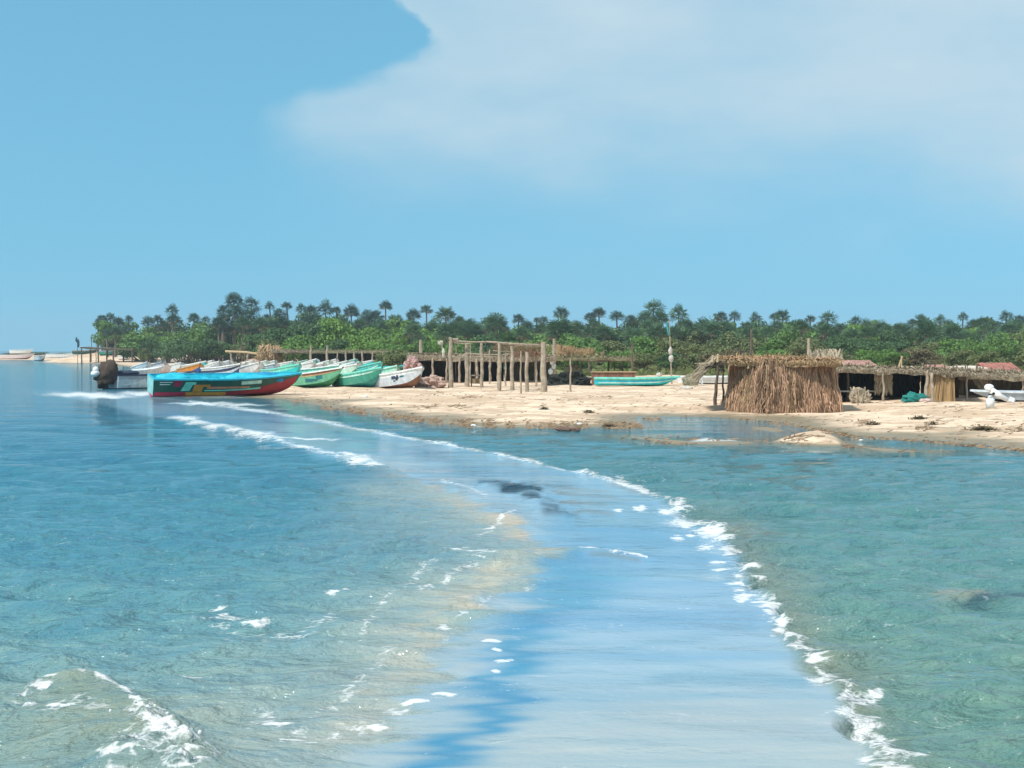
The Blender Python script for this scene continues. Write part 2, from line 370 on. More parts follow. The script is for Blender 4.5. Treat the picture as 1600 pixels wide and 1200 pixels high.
    # shallows round the shore
    sd = sdf_poly(np.stack([X.ravel(), Y.ravel()], 1), LAND).reshape(X.shape)
    for q in ISLES: sd = np.maximum(sd, sdf_poly(np.stack([X.ravel(), Y.ravel()], 1), q).reshape(X.shape))
    blend(np.exp(-(np.clip(-sd, 0, None) / 1.1) ** 2) * (PY > 605), (0.16,0.19,0.155), 0.6)
    blend(((sstep(640, 655, PY) * (1 - sstep(672, 684, PY))) * sstep(960, 1010, PX) * (1 - sstep(1230, 1300, PX))), (0.06,0.155,0.19), 0.7)
    # ripple strength
    rip = 1 - 0.88 * band
    rip = np.maximum(rip, np.exp(-(polyd(WX, WY, [(775,756),(850,775),(890,806)], 2.0) / 22) ** 2) * .8)
    rip *= 1 - 0.35 * np.clip(tur, 0, 1)
    rip = np.where((PY > 640) & (PY < 682) & (PX > 985) & (PX < 1330) & (right > 0.5), rip * 0.45, rip)
    # foam
    ff = np.zeros(PX.shape); FX = PX + 2.5 * np.sin(PY / 3.1 + PX / 11); FY = PY + 0.8 * np.sin(PX / 6.0)
    for b in FOAM:
        ff = np.maximum(ff, 1.25 - np.sqrt(((FX - b[0]) / b[2]) ** 2 + ((FY - b[1]) / b[3]) ** 2) * 0.75)
    for pts, w, k in LINES:
        ff = np.maximum(ff, k * (1.2 - 0.7 * polyd(WX * 0.3 + PX * 0.7, PY + 0.5 * np.sin(PX / 13), pts) / w))
    # geometry: wavelets, fading where the rows get too far apart to carry them
    dY = np.abs(np.gradient(Y, axis=0)); Z = np.zeros(X.shape)
    rs = np.random.RandomState(3)
    for l, a in [(0.45,.006),(0.55,.007),(0.7,.009),(0.9,.011),(1.1,.013),(1.4,.015),(1.8,.017),(2.3,.018),(3.1,.020),(4.3,.022),(0.8,.010),(1.25,.013),(1.6,.014),(2.7,.018)]:
        th = PI / 2 + rs.uniform(-0.75, 0.75); k = 2 * PI / l; ph = rs.uniform(0, 6.28)
        fade = np.clip(l / (5 * dY) - 0.5, 0, 1)
        arg = (X * math.cos(th) + Y * math.sin(th)) * k + ph + 1.3 * np.sin(X * 0.9 / l + 0.7 * Y / l + ph) 
        s = np.sin(arg); Z += fade * a * (1.55 if l < 2 else 1.1) * (s + 0.35 * (s * s - 0.5) * 1.0)
    Z *= rip * np.where(sd > -3, np.clip(-sd / 3, 0.1, 1), 1)
    # the little breaker rolling in near the camera, and low swells along the bar's outer edge
    P2 = np.stack([X.ravel(), Y.ravel()], 1)
    def line_sd(pts):
        d = np.full(len(P2), 1e9); sg = np.zeros(len(P2)); tt = np.zeros(len(P2)); n = len(pts) - 1
        for i in range(n):
            a = np.array(pts[i]); b = np.array(pts[i + 1]); e = b - a; w = P2 - a
            t = np.clip((w @ e) / (e @ e), 0, 1); q = w - t[:, None] * e; dd = np.hypot(q[:, 0], q[:, 1])
            cr = e[0] * w[:, 1] - e[1] * w[:, 0]; u = dd < d
            d = np.where(u, dd, d); sg = np.where(u, np.sign(cr), sg); tt = np.where(u, (i + t) / n, tt)
        return (d * sg).reshape(X.shape), tt.reshape(X.shape)
    cd, ct = line_sd(CREST)
    prof = np.where(cd > 0, np.exp(-(cd / 0.22) ** 2), np.exp(-(cd / 0.75) ** 2)) * np.sin(PI * np.clip(ct, 0, 1)) ** 0.6
    Z += 0.17 * prof
    col = col * (1 - (0.75 * np.where(cd < 0, prof, prof * .4))[..., None]) + np.array((0.185, 0.225, 0.170)) * (0.75 * np.where(cd < 0, prof, prof * .4))[..., None]
    # tumbling foam of that breaker
    tum = bl0([(228,1160),(255,1176),(285,1198),(300,1216)], 32, 1.3) + 0.75 * bl0([(160,1215),(215,1190),(250,1180)], 18, 1.0)
    ff = np.maximum(ff, tum * 0.74)
    for (a, amp, sc) in [(0, .05, 7.0), (1, .03, 15.0), (2, .02, 27.0)]:
        Z += np.clip(tum, 0, 1) * amp * (np.abs(np.sin(X * sc + 2 * np.sin(Y * sc * .7 + a))) * np.abs(np.cos(Y * sc * 1.1 + 1.7 * np.sin(X * sc * .6 + a))))
    for pts, h, w in [([(250,652),(340,668),(420,686),(560,722),(610,738)], .10, .6), ([(700,757),(790,800),(850,838)], .04, .25), ([(880,858),(960,865),(1010,871)], .045, .16), ([(766,752),(800,753),(840,757)], .07, .13), ([(775,758),(825,759),(850,762)], .08, .13), ([(792,764),(825,765),(858,769)], .08, .13), ([(810,770),(850,773)], .06, .12), ([(826,781),(845,783),(866,786)], .06, .12), ([(838,797),(870,800)], .06, .12), ([(842,804),(865,805),(898,808)], .08, .13)]:
        c2, t2 = line_sd([tuple(gz(*p).xy) for p in pts])
        Z += h * np.exp(-(c2 / w) ** 2) * np.sin(PI * np.clip(t2, 0.02, .98)) ** .5
    m, nt, b = new_mat('water'); L = nt.links.new
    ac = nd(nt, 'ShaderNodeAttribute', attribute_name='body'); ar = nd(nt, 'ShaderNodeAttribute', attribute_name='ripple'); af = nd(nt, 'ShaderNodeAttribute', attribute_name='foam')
    g = nd(nt, 'ShaderNodeNewGeometry')
    def noise(sc, scl, det=4, rough=0.55, dist=0.3):
        mp = nd(nt, 'ShaderNodeMapping'); mp.inputs['Scale'].default_value = scl; mp.inputs['Rotation'].default_value = (0, 0, 0.12)
        L(g.outputs['Position'], mp.inputs[0])
        n = nd(nt, 'ShaderNodeTexNoise'); n.inputs['Scale'].default_value = sc; n.inputs['Detail'].default_value = det; n.inputs['Roughness'].default_value = rough; n.inputs['Distortion'].default_value = dist
        L(mp.outputs[0], n.inputs['Vector']); return n
    w1 = noise(3.0, (0.62, 1.0, 1), 5, 0.6, 0.0); w2 = noise(8.5, (0.6, 1.0, 1), 4, 0.55, 0.0); w0 = noise(1.0, (0.5, 1.0, 1), 3, 0.5, 0.0); w3 = noise(0.12, (0.5, 1, 1), 3)
    hsum = nd(nt, 'ShaderNodeMath', operation='MULTIPLY_ADD'); L(w2.outputs[0], hsum.inputs[0]); hsum.inputs[1].default_value = 0.20; L(w1.outputs[0], hsum.inputs[2])
    bp = nd(nt, 'ShaderNodeBump'); bp.inputs['Distance'].default_value = 0.31; hs0 = nd(nt, 'ShaderNodeMath', operation='MULTIPLY_ADD'); L(w0.outputs[0], hs0.inputs[0]); hs0.inputs[1].default_value = 1.3; L(hsum.outputs[0], hs0.inputs[2]); L(hs0.outputs[0], bp.inputs['Height'])
    ms = nd(nt, 'ShaderNodeMath', operation='MULTIPLY'); L(ar.outputs['Fac'], ms.inputs[0]); ms.inputs[1].default_value = 1.0; L(ms.outputs[0], bp.inputs['Strength'])
    # slow variation of the body colour: patches of weed and silt
    vr = ramp(nt, [(0.3, (0.72, 0.86, 0.95)), (0.5, (1, 1, 1)), (0.7, (1.25, 1.12, 1.0))], w3.outputs[0])
    mu = nd(nt, 'ShaderNodeMix'); mu.data_type = 'RGBA'; mu.blend_type = 'MULTIPLY'; mu.inputs[0].default_value = 0.6
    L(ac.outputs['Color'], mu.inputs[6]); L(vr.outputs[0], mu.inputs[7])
    w4 = noise(2.6, (0.5, 1.35, 1), 6, 0.66, 0.0)
    vr2 = ramp(nt, [(0.34, (0.62, 0.80, 0.95)), (0.5, (1, 1, 1)), (0.66, (1.45, 1.2, 1.06))], w4.outputs[0])  # light and dark of the ripples painted into the colour as streaks
    rf = nd(nt, 'ShaderNodeMath', operation='MULTIPLY'); L(ar.outputs['Fac'], rf.inputs[0]); rf.inputs[1].default_value = 0.60
    mu2 = nd(nt, 'ShaderNodeMix'); mu2.data_type = 'RGBA'; mu2.blend_type = 'MULTIPLY'; L(rf.outputs[0], mu2.inputs[0]); L(mu.outputs[2], mu2.inputs[6]); L(vr2.outputs[0], mu2.inputs[7]); mu = mu2
    w5 = noise(0.8, (0.10, 1.3, 1), 6, 0.6, 0.2); w6 = noise(0.25, (0.25, 1.0, 1), 3, 0.5, 0.4)
    w56 = nd(nt, 'ShaderNodeMath', operation='MULTIPLY_ADD'); L(w6.outputs[0], w56.inputs[0]); w56.inputs[1].default_value = 0.8; L(w5.outputs[0], w56.inputs[2])
    vr5 = ramp(nt, [(0.70, (0.50, 0.82, 0.98)), (0.90, (1, 1, 1)), (1.0, (1.28, 1.12, 1.04))], w56.outputs[0])  # reflection streaks on the smooth water, painted into the colour
    ri = nd(nt, 'ShaderNodeMath', operation='SUBTRACT'); ri.inputs[0].default_value = 1.0; L(ar.outputs['Fac'], ri.inputs[1])
    mu5 = nd(nt, 'ShaderNodeMix'); mu5.data_type = 'RGBA'; mu5.blend_type = 'MULTIPLY'; L(ri.outputs[0], mu5.inputs[0]); L(mu.outputs[2], mu5.inputs[6]); L(vr5.outputs[0], mu5.inputs[7]); mu = mu5
    fn = noise(5.0, (0.7, 1.1, 1), 8, 0.68, 0.6)
    fs = nd(nt, 'ShaderNodeMath', operation='MULTIPLY_ADD'); L(fn.outputs[0], fs.inputs[0]); fs.inputs[1].default_value = 1.5; fs.inputs[2].default_value = -0.75
    fn2 = noise(0.9, (0.35, 1.0, 1), 4); f2 = nd(nt, 'ShaderNodeMath', operation='MULTIPLY_ADD'); L(fn2.outputs[0], f2.inputs[0]); f2.inputs[1].default_value = 0.8; L(fs.outputs[0], f2.inputs[2]); f3 = nd(nt, 'ShaderNodeMath', operation='ADD'); L(f2.outputs[0], f3.inputs[0]); f3.inputs[1].default_value = -0.36; fs = f3
    vmp = nd(nt, 'ShaderNodeMapping'); vmp.inputs['Scale'].default_value = (0.8, 1.15, 1); wob = noise(3.0, (1, 1, 1), 3)
    wadd = nd(nt, 'ShaderNodeVectorMath', operation='MULTIPLY_ADD'); L(wob.outputs['Color'], wadd.inputs[0]); wadd.inputs[1].default_value = (0.35, 0.35, 0); L(g.outputs['Position'], wadd.inputs[2]); L(wadd.outputs[0], vmp.inputs[0])
    def cells(sc):
        vv = nd(nt, 'ShaderNodeTexVoronoi'); vv.feature = 'DISTANCE_TO_EDGE'; vv.inputs['Scale'].default_value = sc; L(vmp.outputs[0], vv.inputs['Vector'])
        mr_ = nd(nt, 'ShaderNodeMapRange'); L(vv.outputs['Distance'], mr_.inputs[0]); mr_.inputs[1].default_value = 0.0; mr_.inputs[2].default_value = 0.28; mr_.inputs[3].default_value = 0.22; mr_.inputs[4].default_value = -0.42
        return mr_.outputs[0]
    fv = nd(nt, 'ShaderNodeMath', operation='MULTIPLY_ADD'); L(cells(4.5), fv.inputs[0]); fv.inputs[1].default_value = 0.9; L(f3.outputs[0], fv.inputs[2])
    fv2 = nd(nt, 'ShaderNodeMath', operation='MULTIPLY_ADD'); L(cells(15.0), fv2.inputs[0]); fv2.inputs[1].default_value = 0.5; L(fv.outputs[0], fv2.inputs[2]); fs = fv2
    fa = nd(nt, 'ShaderNodeMath', operation='ADD'); L(fs.outputs[0], fa.inputs[0]); L(af.outputs['Fac'], fa.inputs[1])
    fm = nd(nt, 'ShaderNodeMapRange'); fm.interpolation_type = 'SMOOTHSTEP'; L(fa.outputs[0], fm.inputs[0]); fm.inputs[1].default_value = 0.30; fm.inputs[2].default_value = 0.95; fm.inputs[4].default_value = 0.93
    mx = nd(nt, 'ShaderNodeMix'); mx.data_type = 'RGBA'; L(fm.outputs[0], mx.inputs[0]); L(mu.outputs[2], mx.inputs[6]); mx.inputs[7].default_value = (0.66, 0.67, 0.67, 1)
    L(mx.outputs[2], b.inputs['Base Color'])
    rg = nd(nt, 'ShaderNodeMapRange'); L(fm.outputs[0], rg.inputs[0]); rg.inputs[3].default_value = 0.06; rg.inputs[4].default_value = 0.8; L(rg.outputs[0], b.inputs['Roughness'])
    b.inputs['IOR'].default_value = 1.33
    L(bp.outputs[0], b.inputs['Normal'])
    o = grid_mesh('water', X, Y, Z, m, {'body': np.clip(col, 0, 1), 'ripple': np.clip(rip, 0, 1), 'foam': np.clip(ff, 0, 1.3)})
    tag(o, kind='structure')
make_water()

def make_spray():
    b = MB(); rr = random.Random(8)
    path = [(190,1128),(215,1142),(240,1160),(265,1174),(290,1188),(315,1205)]
    for i in range(460):
        t = rr.random() * (len(path) - 1); k = int(t); f = t - k
        px = path[k][0] * (1 - f) + path[k + 1][0] * f; py = path[k][1] * (1 - f) + path[k + 1][1] * f
        c = gz(px + rr.gauss(0, 12), py + rr.gauss(10, 14), 0.0)
        h = 0.10 + abs(rr.gauss(0, .055)) * math.sin(PI * min(1, t / 5 + .1)) ** .5
        c.z = h * rr.uniform(.55, 1.05); r = rr.uniform(.003, .012) if c.z > .12 else rr.uniform(.010, .030)
        b.blob(c, (r * rr.uniform(.8, 1.7), r, r * rr.uniform(.7, 1.5)), i, .35, 2, 7, 5)
    for i in range(9):   # thrown-up tongues
        t = rr.random() * (len(path) - 1); k = int(t); f = t - k
        px = path[k][0] * (1 - f) + path[k + 1][0] * f; py = path[k][1] * (1 - f) + path[k + 1][1] * f
        c = gz(px + rr.gauss(0, 6), py, 0); c.z = .06; d = Vector((rr.gauss(.06, .05), rr.gauss(0, .02), rr.uniform(.04, .09)))
        b.tube([c, c + d * .6, c + d + Vector((d.x * .4, 0, -.01))], [.022, .012, .004], 6)
    tag(b.build('sea_spray', solid('white_water', (.62, .65, .65), .5, .1, 8), smooth=True), kind='stuff')
make_spray()
# ---------------------------------------------------------------- sky and sun
SUN_EL = math.radians(52); SUN_AZ = Vector((-0.72, -0.69)).normalized()
sd_ = Vector((SUN_AZ.x * math.cos(SUN_EL), SUN_AZ.y * math.cos(SUN_EL), math.sin(SUN_EL)))
sl = bpy.data.lights.new('sun', 'SUN'); sl.energy = 4.6; sl.angle = math.radians(0.5); sl.color = (1.0, 0.95, 0.87)
so = bpy.data.objects.new('sun', sl); COL.objects.link(so); so.rotation_euler = sd_.to_track_quat('Z', 'Y').to_euler(); so.location = (-30, -30, 60)
def make_world():
    w = bpy.data.worlds.new('World'); scene.world = w; w.use_nodes = True
    nt = w.node_tree; nt.nodes.clear(); L = nt.links.new
    out = nd(nt, 'ShaderNodeOutputWorld'); bg = nd(nt, 'ShaderNodeBackground'); L(bg.outputs[0], out.inputs[0])
    bg.inputs['Strength'].default_value = 0.14
    tc = nd(nt, 'ShaderNodeTexCoord'); sep = nd(nt, 'ShaderNodeSeparateXYZ'); L(tc.outputs['Generated'], sep.inputs[0])
    def M(op, a, b=None, c=None):
        n = nd(nt, 'ShaderNodeMath', operation=op)
        for i, v in enumerate((a, b, c)):
            if v is None: continue
            if isinstance(v, (int, float)): n.inputs[i].default_value = v
            else: L(v, n.inputs[i])
        return n.outputs[0]
    # the sky is read a little above the true direction: the photograph has no white band at the horizon
    z2 = M('MULTIPLY_ADD', sep.outputs[2], 0.35, 0.25)
    cb = nd(nt, 'ShaderNodeCombineXYZ'); L(sep.outputs[0], cb.inputs[0]); L(sep.outputs[1], cb.inputs[1]); L(z2, cb.inputs[2])
    nm = nd(nt, 'ShaderNodeVectorMath', operation='NORMALIZE'); L(cb.outputs[0], nm.inputs[0])
    sky = nd(nt, 'ShaderNodeTexSky'); sky.sky_type = 'NISHITA'; sky.sun_disc = False
    sky.sun_elevation = SUN_EL; sky.sun_rotation = math.atan2(SUN_AZ.x, SUN_AZ.y)
    sky.air_density = 1.0; sky.dust_density = 0.6; sky.ozone_density = 1.0
    L(nm.outputs[0], sky.inputs[0])
    tint = nd(nt, 'ShaderNodeMix'); tint.data_type = 'RGBA'; tint.blend_type = 'MULTIPLY'; tint.inputs[0].default_value = 1.0
    L(sky.outputs[0], tint.inputs[6]); tint.inputs[7].default_value = (0.78, 1.34, 1.23, 1)
    # high thin cloud over the right half of the view (azimuth u, elevation v; both world directions)
    yy = M('MAXIMUM', sep.outputs[1], 0.05)
    u = M('DIVIDE', sep.outputs[0], yy); v = M('DIVIDE', sep.outputs[2], yy)
    cc = nd(nt, 'ShaderNodeCombineXYZ'); L(u, cc.inputs[0]); L(v, cc.inputs[1])
    def noise(sc, det, sx=1, sy=1):
        mp = nd(nt, 'ShaderNodeMapping'); mp.inputs['Scale'].default_value = (sx, sy, 1); L(cc.outputs[0], mp.inputs[0])
        n = nd(nt, 'ShaderNodeTexNoise'); n.inputs['Scale'].default_value = sc; n.inputs['Detail'].default_value = det; n.inputs['Roughness'].default_value = 0.5
        L(mp.outputs[0], n.inputs['Vector']); return n.outputs[0]
    n1 = noise(9, 8, 1, 1.6); n2 = noise(4.6, 7, 1, 2.6)
    # edge of the cloud as a curve u_edge(v): bulges out at the height of 4-6 degrees... read from the sky itself
    cur = nd(nt, 'ShaderNodeFloatCurve'); c = cur.mapping.curves[0]
    pts = [(0.0, 0.36), (0.50, 0.335), (0.60, 0.31), (0.675, 0.322), (0.72, 0.36), (0.765, 0.39), (0.81, 0.41), (0.87, 0.412), (0.93, 0.40), (0.977, 0.381), (1.0, 0.37)]
    for p in pts[1:-1]: c.points.new(*p)
    c.points[0].location = pts[0]; c.points[-1].location = pts[-1]; cur.mapping.update()
    vn = M('DIVIDE', v, 0.255); L(vn, cur.inputs[1])
    ue = M('MULTIPLY_ADD', cur.outputs[0], 0.80, -0.40)
    dist = M('SUBTRACT', u, ue)
    dist = M('ADD', dist, M('MULTIPLY_ADD', n1, 0.15, -0.075))
    wdt = nd(nt, 'ShaderNodeMapRange'); L(v, wdt.inputs[0]); wdt.inputs[1].default_value = 0.10; wdt.inputs[2].default_value = 0.22; wdt.inputs[3].default_value = 0.19; wdt.inputs[4].default_value = 0.013
    md = M('DIVIDE', M('ADD', dist, M('MULTIPLY', wdt.outputs[0], 0.5)), wdt.outputs[0])
    mr = nd(nt, 'ShaderNodeMapRange'); mr.interpolation_type = 'SMOOTHERSTEP'; L(md, mr.inputs[0])
    dens = nd(nt, 'ShaderNodeMapRange'); L(n2, dens.inputs[0]); dens.inputs[1].default_value = 0.3; dens.inputs[2].default_value = 0.7; dens.inputs[3].default_value = 0.48; dens.inputs[4].default_value = 1.0
    vf = nd(nt, 'ShaderNodeMapRange'); L(v, vf.inputs[0]); vf.inputs[1].default_value = 0.03; vf.inputs[2].default_value = 0.2; vf.inputs[3].default_value = 0.35; vf.inputs[4].default_value = 1.0
    vl = M('ADD', v, M('MULTIPLY_ADD', n2, 0.10, -0.05)); vl = M('ADD', vl, M('MULTIPLY', M('ABSOLUTE', M('SUBTRACT', u, 0.0)), 0.10))
    lo = nd(nt, 'ShaderNodeMapRange'); lo.interpolation_type = 'SMOOTHERSTEP'; L(vl, lo.inputs[0]); lo.inputs[1].default_value = 0.075; lo.inputs[2].default_value = 0.205; lo.inputs[3].default_value = 0.08
    mask = M('MULTIPLY', M('MULTIPLY', mr.outputs[0], dens.outputs[0]), lo.outputs[0])
    mx = nd(nt, 'ShaderNodeMix'); mx.data_type = 'RGBA'; L(mask, mx.inputs[0]); L(tint.outputs[2], mx.inputs[6]); mx.inputs[7].default_value = (4.0, 5.15, 5.85, 1)
    L(mx.outputs[2], bg.inputs[0])
make_world()
scene.view_settings.view_transform = 'Standard'; scene.view_settings.look = 'None'; scene.view_settings.gamma = 1; scene.view_settings.exposure = 0

# ================================================================ BOATS
def hull_fn(L, B, Hh, rake=0.10, sheer=0.30, bowfull=2.3, keelrise=0.55):
    def w(t):
        k = max(0, (t - 0.42) / 0.58)
        return B / 2 * (0.84 + 0.16 * min(1, t / 0.38)) * max(0.012, 1 - k ** bowfull)
    def zs(t): return Hh * (0.84 + 0.03 * (1 - t) + sheer * max(0, (t - 0.35) / 0.65) ** 2)
    def zk(t): return Hh * keelrise * max(0, (t - 0.74) / 0.26) ** 2.2
    def sec(t):
        W, S, K = w(t), zs(t), zk(t)
        fw = max(0.05, 1 - max(0, (t - .55) / .45) ** 2 * 0.75)
        wc = W * (0.55 + 0.27 * fw) if t < 0.995 else W * 0.5
        zc = K + (S - K) * (0.17 + 0.20 * max(0, (t - .4) / .6) ** 1.5)
        pts = [(0.0, K)]
        pts.append((wc, zc))
        for q in (0.34, 0.67, 1.0):
            flare = q ** 0.8
            pts.append((wc + (W - wc) * flare, zc + (S - zc) * q))
        return pts
    def x(t, q):  # the stem rakes forward: higher points reach further
        return L * (t - 0.5) - L * rake * (1 - q) * max(0, (t - .55) / .45) ** 1.6 
    def surf(t, v, side, off=0.012):
        p = sec(t)[1:]; v = min(max(v, 0), 1); i = min(2, int(v * 3)); f = v * 3 - i
        y = p[i][0] * (1 - f) + p[i + 1][0] * f; z = p[i][1] * (1 - f) + p[i + 1][1] * f
        q = (z - zk(t)) / max(1e-4, zs(t) - zk(t))
        return Vector((x(t, 0.25 + 0.75 * q), side * (y + off), z))
    return w, zs, zk, sec, x, surf
TS = [0, .06, .13, .2, .28, .36, .44, .52, .6, .67, .74, .8, .85, .9, .94, .97, .99, 1.0]
def make_boat(label, L=7.5, B=1.95, Hh=1.05, cols=('white','white','white','white'), rail='white', inner='white', deck='white',
              engine=None, patches=(), group=None, name='fishing_boat', thw=3, extras=(), deckt=0.70, tilt_engine=True, lining=0.30, **kw):
    root = empty(name, (0, 0, 0), label, 'boat', group)
    w, zs, zk, sec, x, surf = hull_fn(L, B, Hh, **kw)
    hb = MB()
    secs = [sec(t) for t in TS]
    vs = []; n = 5
    for side in (1, -1):
        for i, t in enumerate(TS):
            for j, (y, z) in enumerate(secs[i]):
                q = (z - zk(t)) / max(1e-4, zs(t) - zk(t)); vs.append(Vector((x(t, 0 if j == 0 else 0.25 + 0.75 * q), side * y, z)))
    N = len(TS)
    for si in (0, 1):
        for i in range(N - 1):
            for j in range(4):
                a = si * N * n + i * n + j; q = (a, a + n, a + n + 1, a + 1)
                hb.f.append(q if si == 1 else q[::-1]); hb.mi.append(j)
    hb.v = [tuple(v) for v in vs]
    # transom
    for j in range(4):
        hb.f.append((j, j + 1, N * n + j + 1, N * n + j)); hb.mi.append(j)
    hull = hb.build('hull', [paint_mat(c) for c in cols], root, smooth=False)
    # rail
    r = MB()
    for side in (1, -1):
        ring = []
        for t in TS:
            W, S = w(t), zs(t); o = 0.055
            xx = x(t, 1)
            ring.append([(xx, side * (W + o), S - 0.05), (xx, side * (W + o), S + 0.035), (xx, side * max(0.0, W - 0.09), S + 0.045), (xx, side * max(0.0, W - 0.09), S - 0.05)])
        vv = [p for q in ring for p in q]; ff = []
        for i in range(N - 1):
            for k in range(4):
                q = (i*4+k, i*4+(k+1)%4, (i+1)*4+(k+1)%4, (i+1)*4+k); ff.append(q if side == -1 else q[::-1])
        ff.append((0,1,2,3)); r.add(vv, ff)
    r.box((x(0,1) + 0.02, 0, zs(0) - 0.005), (0.09, w(0) * 2, 0.10))
    r.build('gunwale', paint_mat(rail), root)
    # inside lining and floor
    ib = MB(); iv = []; TI = [t for t in TS if t <= deckt + 0.12]
    for t in TI:
        W = max(0.02, w(t) - 0.09); S = zs(t) - 0.03; fz = zk(t) + Hh * lining; fw = W * 0.78
        xx = x(t, 1) + (0.05 if t == 0 else 0)
        iv += [(xx, W, S), (xx, fw, fz), (xx, -fw, fz), (xx, -W, S)]
    fs = []
    for i in range(len(TI) - 1):
        for k in range(3): fs.append((i*4+k, i*4+k+1, (i+1)*4+k+1, (i+1)*4+k))
    fs.append((0, 3, 2, 1))
    ib.add(iv, fs); ib.build('lining', paint_mat(inner), root)
    # foredeck, slightly cambered
    d = MB(); TD = [t for t in TS if t >= deckt - 0.03]; dv = []
    for t in TD:
        W = max(0.01, w(t) - 0.05); S = zs(t) - 0.01
        for k in (-1, -.5, 0, .5, 1): dv.append((x(t, 1), W * k, S + 0.07 * (1 - k * k) * (W / (B / 2))))
    df = [(i*5+k, (i+1)*5+k, (i+1)*5+k+1, i*5+k+1) for i in range(len(TD)-1) for k in range(4)]
    d.add(dv, df); t0 = TD[0]; d.box((x(t0,1), 0, zs(t0) - 0.10), (0.04, 2 * (w(t0) - 0.1), 0.24))
    d.build('foredeck', paint_mat(deck), root)
    for k in range(thw):
        t = 0.10 + k * (deckt - 0.14) / max(1, thw); b = MB()
        b.box((x(t, 1) + .15, 0, zs(t) - 0.16), (0.34, 2 * (w(t) - 0.10), 0.07)); b.build('thwart', paint_mat(deck if k else inner), root)
    for (t0, v0, t1, v1, sk, c, nm) in patches:    # painted shapes on the topsides
        for side in (-1,):
            b = MB(); m = 8; vv = []
            for i in range(m + 1):
                t = t0 + (t1 - t0) * i / m
                vlo = v0 if not isinstance(v0, (list, tuple)) else v0[0] + (v0[1] - v0[0]) * (i / m) ** 1.5
                vhi = v1 if not isinstance(v1, (list, tuple)) else v1[0] + (v1[1] - v1[0]) * (i / m) ** 1.5
                for v in (vlo, (vlo + vhi) / 2, vhi): vv.append(surf(min(t + sk * v, .995), v, side, 0.014))
            b.add(vv, [(i*3+k, (i+1)*3+k, (i+1)*3+k+1, i*3+k+1) for i in range(m) for k in range(2)])
            b.build(nm, paint_mat(c), root)
    if engine:
        xx = x(0, 1); e = MB()
        M = Matrix.Translation((xx - 0.10, 0, zs(0) + 0.02)) @ Matrix.Rotation(-0.95 if tilt_engine else 0.0, 4, 'Y')
        def place(mb, vs_from):
            for i in range(vs_from, len(mb.v)): mb.v[i] = tuple(M @ Vector(mb.v[i]))
        e.box((-0.10, 0, -0.35), (0.17, 0.14, 0.85)); e.box((-0.13, 0, -0.80), (0.34, 0.06, 0.12)); e.box((-.10,0,-0.98),(0.16,0.03,0.28))
        e.tube([(-.42,0,-.85),(0.05,0,-.85)], [0.05,0.06], 8)
        for k in range(3):
            a = 2*PI*k/3; e.box((-.43, .09*math.cos(a), -.85 + .09*math.sin(a)), (0.03, 0.10, 0.07))
        place(e, 0); motor = e.build('outboard_motor', paint_mat('dark'), root)
        c = MB(); c.blob((-0.18, 0, 0.32), (0.36, 0.22, 0.31), 3, 0.06, 1.0, 14, 9); c.box((-0.12, 0, 0.06), (0.36, 0.28, 0.16)); place(c, 0)
        c.build('cowling', paint_mat(engine), motor, smooth=True)
    return root
PAL = {'white':(0.74,0.76,0.76),'offwhite':(0.66,0.66,0.62),'pink':(0.72,0.58,0.56),'cyan':(0.005,0.42,0.56),'cyan_dark':(0.004,0.22,0.42),'darkgreen':(0.006,0.088,0.058),
 'red':(0.30,0.012,0.022),'redpink':(0.50,0.02,0.07),'orange':(0.62,0.24,0.03),'mint':(0.18,0.62,0.50),'seagreen':(0.03,0.27,0.19),'lightgreen':(0.12,0.40,0.25),'green':(0.02,0.20,0.09),
 'brown':(0.20,0.09,0.045),'tan':(0.50,0.33,0.17),'navy':(0.012,0.03,0.09),'blue':(0.01,0.10,0.36),'grey':(0.36,0.41,0.47),'lightgrey':(0.54,0.59,0.63),'turq':(0.012,0.50,0.52),'dturq':(0.006,0.15,0.18),
 'dark':(0.012,0.013,0.015),'peach':(0.58,0.22,0.12),'palemint':(0.48,0.72,0.62),'crimson':(0.34,0.012,0.06),'paleblue':(0.42,0.58,0.70),'paleturq':(0.22,0.50,0.48),'teal':(0.01,0.25,0.25)}
def paint_mat(n): return solid('paint_' + n, PAL[n], .45, .26, 3.2, 0.0)
def place_boat(root, pxs, pxb, py, L, near, dz=0.0, pitch=0.0, roll=0.0, dock=None):
    """stern at column pxs, bow at column pxb, resting at image row py; near=+1 bow swings toward the camera, -1 away"""
    p = gp((pxs + pxb) / 2, py)
    if dock is not None: p.z = dock
    dx = (pxb - pxs) * p.y / F
    c = max(-0.97, min(0.97, dx / (L * 0.93)))
    ang = -near * math.acos(c)
    root.location = (p.x, p.y, p.z + dz); root.rotation_euler = (roll, -pitch, ang); root.rotation_mode = 'XYZ'
    return root

